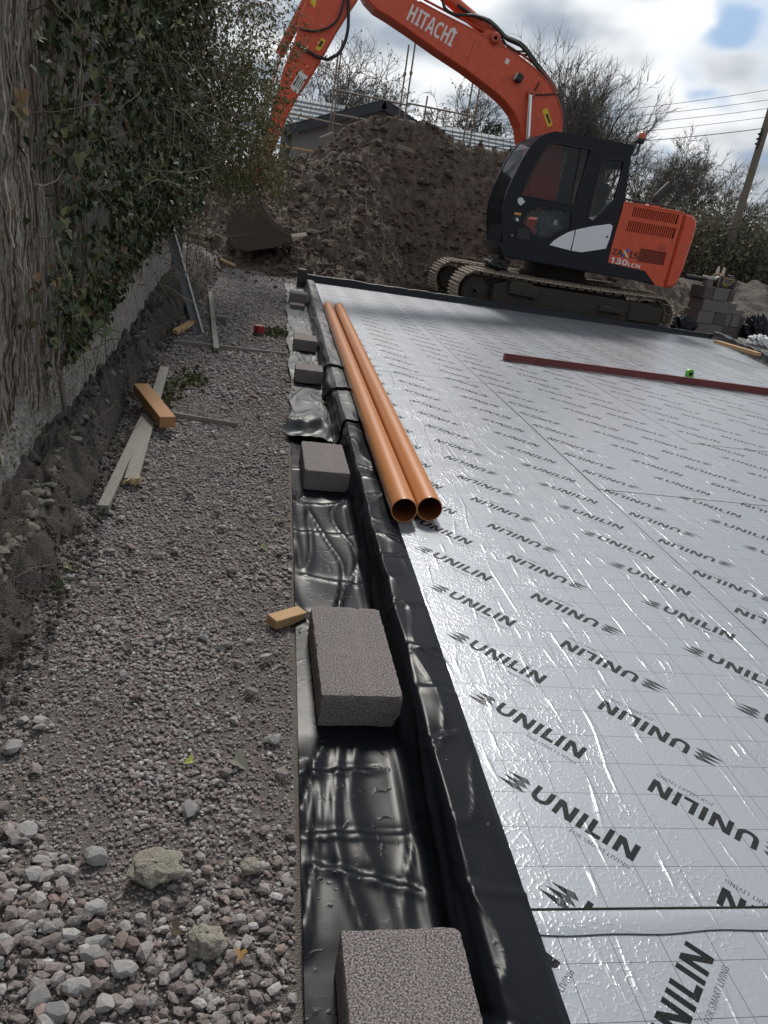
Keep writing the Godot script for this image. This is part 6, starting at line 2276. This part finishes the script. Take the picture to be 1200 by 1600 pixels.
# ---------- houses and scaffold behind the heap ----------
func make_houses() -> void:
	var z := -27.0
	var t := thing("house", "grey gabled house with dark bargeboards behind the soil heap", "house", on_z(560, 300, z) * Vector3(1, 0, 1))
	var o := -t.position
	var apex := on_z(600, 158, z)
	var l := on_z(446, 198, z)
	var r := on_z(658, 197, z)
	# gable symmetrical about the apex, from the steeper right pitch measured
	var left := Vector2(l.x, l.y)
	var right := Vector2(r.x, r.y)
	var b := Builder.new()
	b.prism(PackedVector2Array([Vector2(left.x + 0.25, -0.5), Vector2(right.x - 0.25, -0.5), Vector2(right.x - 0.25, right.y - 0.05), Vector2(apex.x, apex.y - 0.1), Vector2(left.x + 0.25, left.y - 0.05)]), z, z - 8.0)
	var w := put("wall", b.mesh(), M.house_wall, t)
	w.position = o
	for q in [[left, Vector2(apex.x, apex.y)], [Vector2(apex.x, apex.y), right]]:
		b = Builder.new()
		var n: Vector2 = (q[1] - q[0]).orthogonal().normalized() * 0.26
		if n.y > 0.0: n = -n
		b.prism(PackedVector2Array([q[0], q[1], q[1] + n, q[0] + n]), z + 0.30, z + 0.20)
		var bb := put("bargeboard", b.mesh(), M.fascia, t)
		bb.position = o
		b = Builder.new()
		var up := -n.normalized()
		for k in 12:
			var a: Vector2 = q[0].lerp(q[1], k / 12.0)
			var d: Vector2 = q[0].lerp(q[1], (k + 1.06) / 12.0)
			var lift := 0.02
			if q[1].y > q[0].y: b.prism(PackedVector2Array([a + up * 0.02, d + up * 0.005, d + up * 0.02, a + up * (0.02 + lift)]), z + 0.32, z - 8.2)
			else: b.prism(PackedVector2Array([a + up * 0.005, d + up * 0.02, d + up * (0.02 + lift), a + up * 0.02]), z + 0.32, z - 8.2)
		var rf := put("roof", b.mesh(), M.slate, t)
		rf.position = o
	# low building with a pale slated roof, seen on both sides of the heap
	for q in [[[462, 151, 540, 167, 528, 184, 440, 196], -33.0, "pale slate roof of the house beside the excavator arm", 7], [[684, 196, 830, 222, 830, 262, 684, 232], -31.0, "pale slate roof of the low house between the heap and the cab", 6]]:
		var tl := on_z(q[0][0], q[0][1], q[1])
		var tr := on_z(q[0][2], q[0][3], q[1])
		var br := on_z(q[0][4], q[0][5], q[1] + 2.0)
		var bl := on_z(q[0][6], q[0][7], q[1] + 2.0)
		tr.y = tl.y; br.y = bl.y
		if q[1] == -31.0: tr.y = on_z(q[0][2], q[0][3], q[1]).y; br.y = on_z(q[0][4], q[0][5], q[1] + 2.0).y
		var hs := thing("house", q[2], "house", Vector3(tl.x, 0, q[1]))
		for k in q[3]:
			var cols := 13
			for i in cols:
				var f0: float = float(k) / q[3]
				var f1: float = (k + 1.12) / q[3]
				var g0 := float(i) / cols + 0.003
				var g1 := float(i + 1) / cols - 0.003
				var a := tl.lerp(tr, g0).lerp(bl.lerp(br, g0), f0)
				var c := tl.lerp(tr, g1).lerp(bl.lerp(br, g1), f0)
				var d := tl.lerp(tr, g1).lerp(bl.lerp(br, g1), f1) + Vector3(0, 0.05, 0.02)
				var e := tl.lerp(tr, g0).lerp(bl.lerp(br, g0), f1) + Vector3(0, 0.05, 0.02)
				b = Builder.new()
				b.quad(e, d, c, a)
				b.quad(e - Vector3(0, 0.06, 0), d - Vector3(0, 0.06, 0), d, e)
				var s := put("slate", b.mesh(), M.slate_pale if (i * 7 + k * 3) % 4 else M.slate_pale2, hs)
				s.position = -hs.position
		b = Builder.new()
		b.quad(Vector3(bl.x, -0.5, bl.z - 0.3), Vector3(br.x, -0.5, br.z - 0.3), Vector3(br.x, br.y, br.z - 0.3), Vector3(bl.x, bl.y, bl.z - 0.3))
		b.quad(Vector3(tr.x, -0.5, tr.z), Vector3(tl.x, -0.5, tl.z), tl, tr)
		var wl := put("wall", b.mesh(), M.house_wall, hs)
		wl.position = -hs.position
	# scaffold
	t = thing("scaffold", "rusty tube scaffold standing round the house behind the heap", "scaffold", Vector3(3, 0, -25.5))
	for q in [[639, 70, 622, 187, -25.5], [650, 60, 631, 189, -24.8], [529, 80, 514, 195, -25.5], [535, 62, 520, 196, -25.0], [740, 122, 728, 200, -25.5], [751, 128, 735, 218, -24.8], [668, 150, 660, 195, -26.0]]:
		var a := on_z(q[0], q[1], q[4])
		var d := on_z(q[2], q[3], q[4])
		d.y = 0.0
		b = Builder.new()
		b.rod(a, d, 0.027, 8)
		for k in 3:
			var f := 0.12 + 0.2 * k + 0.05 * rng.randf()
			b.rod(a.lerp(d, f) - Vector3(0, 0.04, 0), a.lerp(d, f) + Vector3(0, 0.04, 0), 0.05, 8)
		var p := put("upright", b.mesh(), M.scaf, t)
		p.position = -t.position
	for q in [[518, 139, 640, 165, -25.4], [636, 161, 745, 183, -25.4], [448, 176, 535, 196, -25.4], [520, 178, 640, 200, -25.6], [716, 190, 742, 180, -25.2]]:
		b = Builder.new()
		b.rod(on_z(q[0], q[1], q[4]), on_z(q[2], q[3], q[4]), 0.027, 8)
		var p := put("ledger", b.mesh(), M.scaf, t)
		p.position = -t.position
	b = Builder.new()
	b.box(Transform3D(Basis(), on_z(462, 232, -24.5)), Vector3(1.2, 0.05, 0.24), 0.005)
	var p := put("scaffold_board", b.mesh(), M.wood_new, t)
	p.position = -t.position

# ---------- bare trees ----------
class Limb:
	var p: Vector3
	var d: Vector3
	var l: float
	var r: float
	var g: int
func bare_tree(label: String, base: Vector3, hgt: float, spread: float, seed_: int, depth: int, opts := {}) -> Node3D:
	var r := RandomNumberGenerator.new()
	r.seed = seed_
	var t := thing("bare_tree", label, "tree", base, "leafless trees behind the site")
	var tk := Builder.new()
	var cr := Builder.new()
	var tint: Color = opts.get("tint", Color(.078, .068, .060))
	tk.colored = true; cr.colored = true
	tk.tint = tint
	var stack := []
	for k in opts.get("stems", 1):
		var q := Limb.new()
		q.p = Vector3(r.randfn(0, 0.15) * (opts.get("stems", 1) - 1), 0, r.randfn(0, 0.1)); q.d = (Vector3.UP + Vector3(r.randfn(), 0, r.randfn()) * opts.get("splay", 0.05)).normalized()
		q.l = hgt * opts.get("first", 0.38); q.r = hgt * opts.get("girth", 0.022); q.g = 0
		stack.append(q)
	var ends := PackedVector3Array()
	while stack.size():
		var q: Limb = stack.pop_back()
		var n := 5 if q.g < 3 else 3
		var path := PackedVector3Array()
		var rad := PackedFloat32Array()
		var p := q.p
		var d := q.d
		var kids := []
		var end_r := q.r * (0.68 if q.g < depth else 0.35)
		for i in n + 1:
			path.append(p)
			rad.append(lerpf(q.r, end_r, float(i) / n))
			if i == n: break
			d = (d + Vector3(r.randfn(), r.randfn(), r.randfn()) * (0.09 + 0.035 * q.g) + Vector3.UP * opts.get("lift", 0.05)).normalized()
			p += d * (q.l / n)
			if i >= 1 and q.g < depth and (q.g > 0 or i >= 3): kids.append([p, d, float(i) / n])
		var b := tk if q.g < 2 else cr
		b.tint = tint * (1.0 + 0.10 * q.g)
		b.tube(path, rad, 7 if q.g < 2 else (4 if q.g < 3 else 3), false)
		if q.g >= depth:
			ends.append(p)
			continue
		var forks := 2 if q.g > 0 else 3
		for k in forks + (r.randi() % 2):
			kids.append([p, d, 1.0])
		for kd in kids:
			if kd[2] < 1.0 and r.randf() > opts.get("bushy", 0.55): continue
			var c := Limb.new()
			var dd: Vector3 = kd[1]
			var sd := dd.cross(Vector3(r.randfn(), r.randfn(), r.randfn())).normalized()
			c.p = kd[0]
			c.d = (dd + sd * r.randf_range(0.35, 0.95) * spread).normalized()
			c.l = q.l * r.randf_range(0.55, 0.85) * (1.0 if kd[2] >= 1.0 else 0.8)
			c.r = maxf(end_r * (0.78 if kd[2] >= 1.0 else 0.5), 0.010)
			c.g = q.g + 1
			stack.append(c)
	# bring the whole to the height asked for
	var most := 0.1
	for p in cr.v: most = maxf(most, p.y)
	var k0 := hgt / most
	for bb in [tk, cr]:
		for i in bb.v.size(): bb.v[i] *= k0
	for i in ends.size(): ends[i] *= k0
	put("trunk", tk.mesh(), M.bark, t)
	put("crown", cr.mesh(), M.bark, t)
	if opts.get("ivy", 0) > 0:
		var list := []
		var cols := []
		for k in opts.ivy:
			var y: float = hgt * opts.get("ivy_to", 0.5) * r.randf()
			var a := r.randf() * TAU
			var w: float = hgt * 0.05 * (1.2 - 0.5 * r.randf())
			list.append(Transform3D(random_basis().scaled(Vector3.ONE * r.randf_range(0.1, 0.2)), Vector3(cos(a) * w, y, sin(a) * w)))
			cols.append(Color(.025, .034, .015) * r.randf_range(0.6, 1.4))
		scatter("ivy_leaves", small_leaf(), M.leaf, list, cols, t)
	if opts.get("buds", 0):
		var list := []
		var cols := []
		for e in ends:
			if r.randf() < 0.45:
				list.append(Transform3D(random_basis().scaled(Vector3.ONE * r.randf_range(0.07, 0.15)), e))
				cols.append(Color(.10, .085, .045) * r.randf_range(0.6, 1.3))
		scatter("buds", small_leaf(), M.leaf, list, cols, t)
	return t
func foot(px: float, z: float) -> Vector3:
	return on_z(px, 300, z) * Vector3(1, 0, 1)
func make_trees() -> void:
	bare_tree("wide bare tree with heavy limbs behind the excavator arm", foot(548, -36), on_z(548, 28, -36).y, 1.05, 501, 6, {"stems": 2, "splay": 0.3, "first": 0.30, "girth": 0.026, "bushy": 0.5, "buds": 1})
	bare_tree("small bare tree half hidden behind the excavator arm", foot(498, -38), on_z(498, 20, -38).y, 1.0, 502, 5, {"first": 0.32, "bushy": 0.6})
	bare_tree("round bare tree with fine twigs under the excavator boom", foot(688, -36), on_z(688, 97, -36).y, 1.0, 503, 6, {"first": 0.30, "girth": 0.024, "bushy": 0.5, "buds": 1})
	bare_tree("slim bare tree beside the ivy clad trunk under the boom", foot(728, -37), on_z(728, 120, -37).y, 0.9, 504, 5, {"first": 0.35, "bushy": 0.5})
	bare_tree("dark ivy clad pollard trunk under the excavator boom", foot(752, -33), on_z(752, 145, -33).y, 0.8, 505, 3, {"first": 0.62, "girth": 0.045, "bushy": 0.2, "ivy": 2200, "ivy_to": 0.85})
	bare_tree("tall many stemmed bare tree with ivy on its trunks, above the cab", foot(893, -34), on_z(893, 42, -34).y, 0.72, 506, 5, {"stems": 5, "splay": 0.22, "first": 0.33, "girth": 0.016, "lift": 0.09, "bushy": 0.6, "ivy": 2600, "ivy_to": 0.62})
	bare_tree("bare tree with long upright twigs beside the beacon", foot(945, -36), on_z(945, 75, -36).y, 0.8, 507, 5, {"stems": 2, "splay": 0.2, "first": 0.3, "lift": 0.08, "bushy": 0.55})
	bare_tree("open bare tree standing alone above the engine cover", foot(1062, -40), on_z(1062, 190, -40).y, 0.9, 508, 6, {"first": 0.26, "girth": 0.018, "lift": 0.05, "bushy": 0.5, "stems": 2, "splay": 0.16})
	bare_tree("thin leaning sapling beside the street lamp", foot(1108, -40), on_z(1108, 243, -40).y, 0.8, 509, 5, {"first": 0.36, "girth": 0.012, "bushy": 0.5, "splay": 0.35})
	bare_tree("bushy round topped oak behind the utility pole", foot(1168, -42), on_z(1168, 282, -42).y, 1.05, 510, 6, {"first": 0.28, "girth": 0.026, "bushy": 0.5})
	bare_tree("bare tree at the open side beyond the pole", foot(1225, -42), on_z(1225, 270, -42).y, 1.0, 511, 6, {"first": 0.28, "girth": 0.024, "bushy": 0.5})
	bare_tree("low bare tree in the hedgerow behind the beacon", foot(1005, -44), on_z(1005, 205, -44).y, 1.0, 512, 5, {"first": 0.3, "bushy": 0.6, "stems": 2, "splay": 0.3})
	# a dark evergreen behind the boom foot
	var e := thing("evergreen_shrub", "dense dark evergreen shrub behind the boom foot", "shrub", foot(806, -35))
	var list := []
	var cols := []
	var b := Builder.new()
	b.colored = true
	b.tint = Color(.04, .033, .028)
	for k in 6: wiggle(b, Vector3(0, 0, 0), Vector3(rng.randfn(0, .3), 1, rng.randfn(0, .3)), 3.6, 0.06, 8, 0.3, Vector3.ZERO, 5)
	put("trunk", b.mesh(), M.bark, e)
	for k in 5200:
		var d := Vector3(rng.randfn(), rng.randfn(), rng.randfn()).normalized() * pow(rng.randf(), 0.4)
		var p := Vector3(d.x * 1.3, 2.9 + d.y * 1.9, d.z * 1.2) * (1.0 + 0.3 * m_low.get_noise_3dv(d * 3.0))
		list.append(Transform3D(random_basis().scaled(Vector3.ONE * rng.randf_range(0.08, 0.2)), p))
		cols.append(Color(.022, .032, .014) * rng.randf_range(0.5, 1.5))
	scatter("crown", small_leaf(), M.leaf, list, cols, e)
	# the tree line far off
	for k in 13:
		var px := 380.0 + 75.0 * k
		hedge_far(px, -60.0 - 5.0 * (k % 3), k)
func hedge_far(px: float, z: float, k: int) -> void:
	var t := thing("distant_copse", "hazy brown copse far behind the site", "copse", foot(px, z), "distant copses along the skyline")
	var b := Builder.new()
	b.colored = true
	for i in 420:
		var c := Vector3(rng.randfn(0, 2.2), rng.randf() * 2.2, rng.randfn(0, 1.0))
		b.tint = Color(.075, .065, .055) * rng.randf_range(0.6, 1.3)
		wiggle(b, c, Vector3(rng.randfn(0, .5), 1, rng.randfn(0, .3)), rng.randf_range(1.0, 2.4), 0.05, 4, 0.6)
	stuff(put("branches", b.mesh(), M.bark, t))
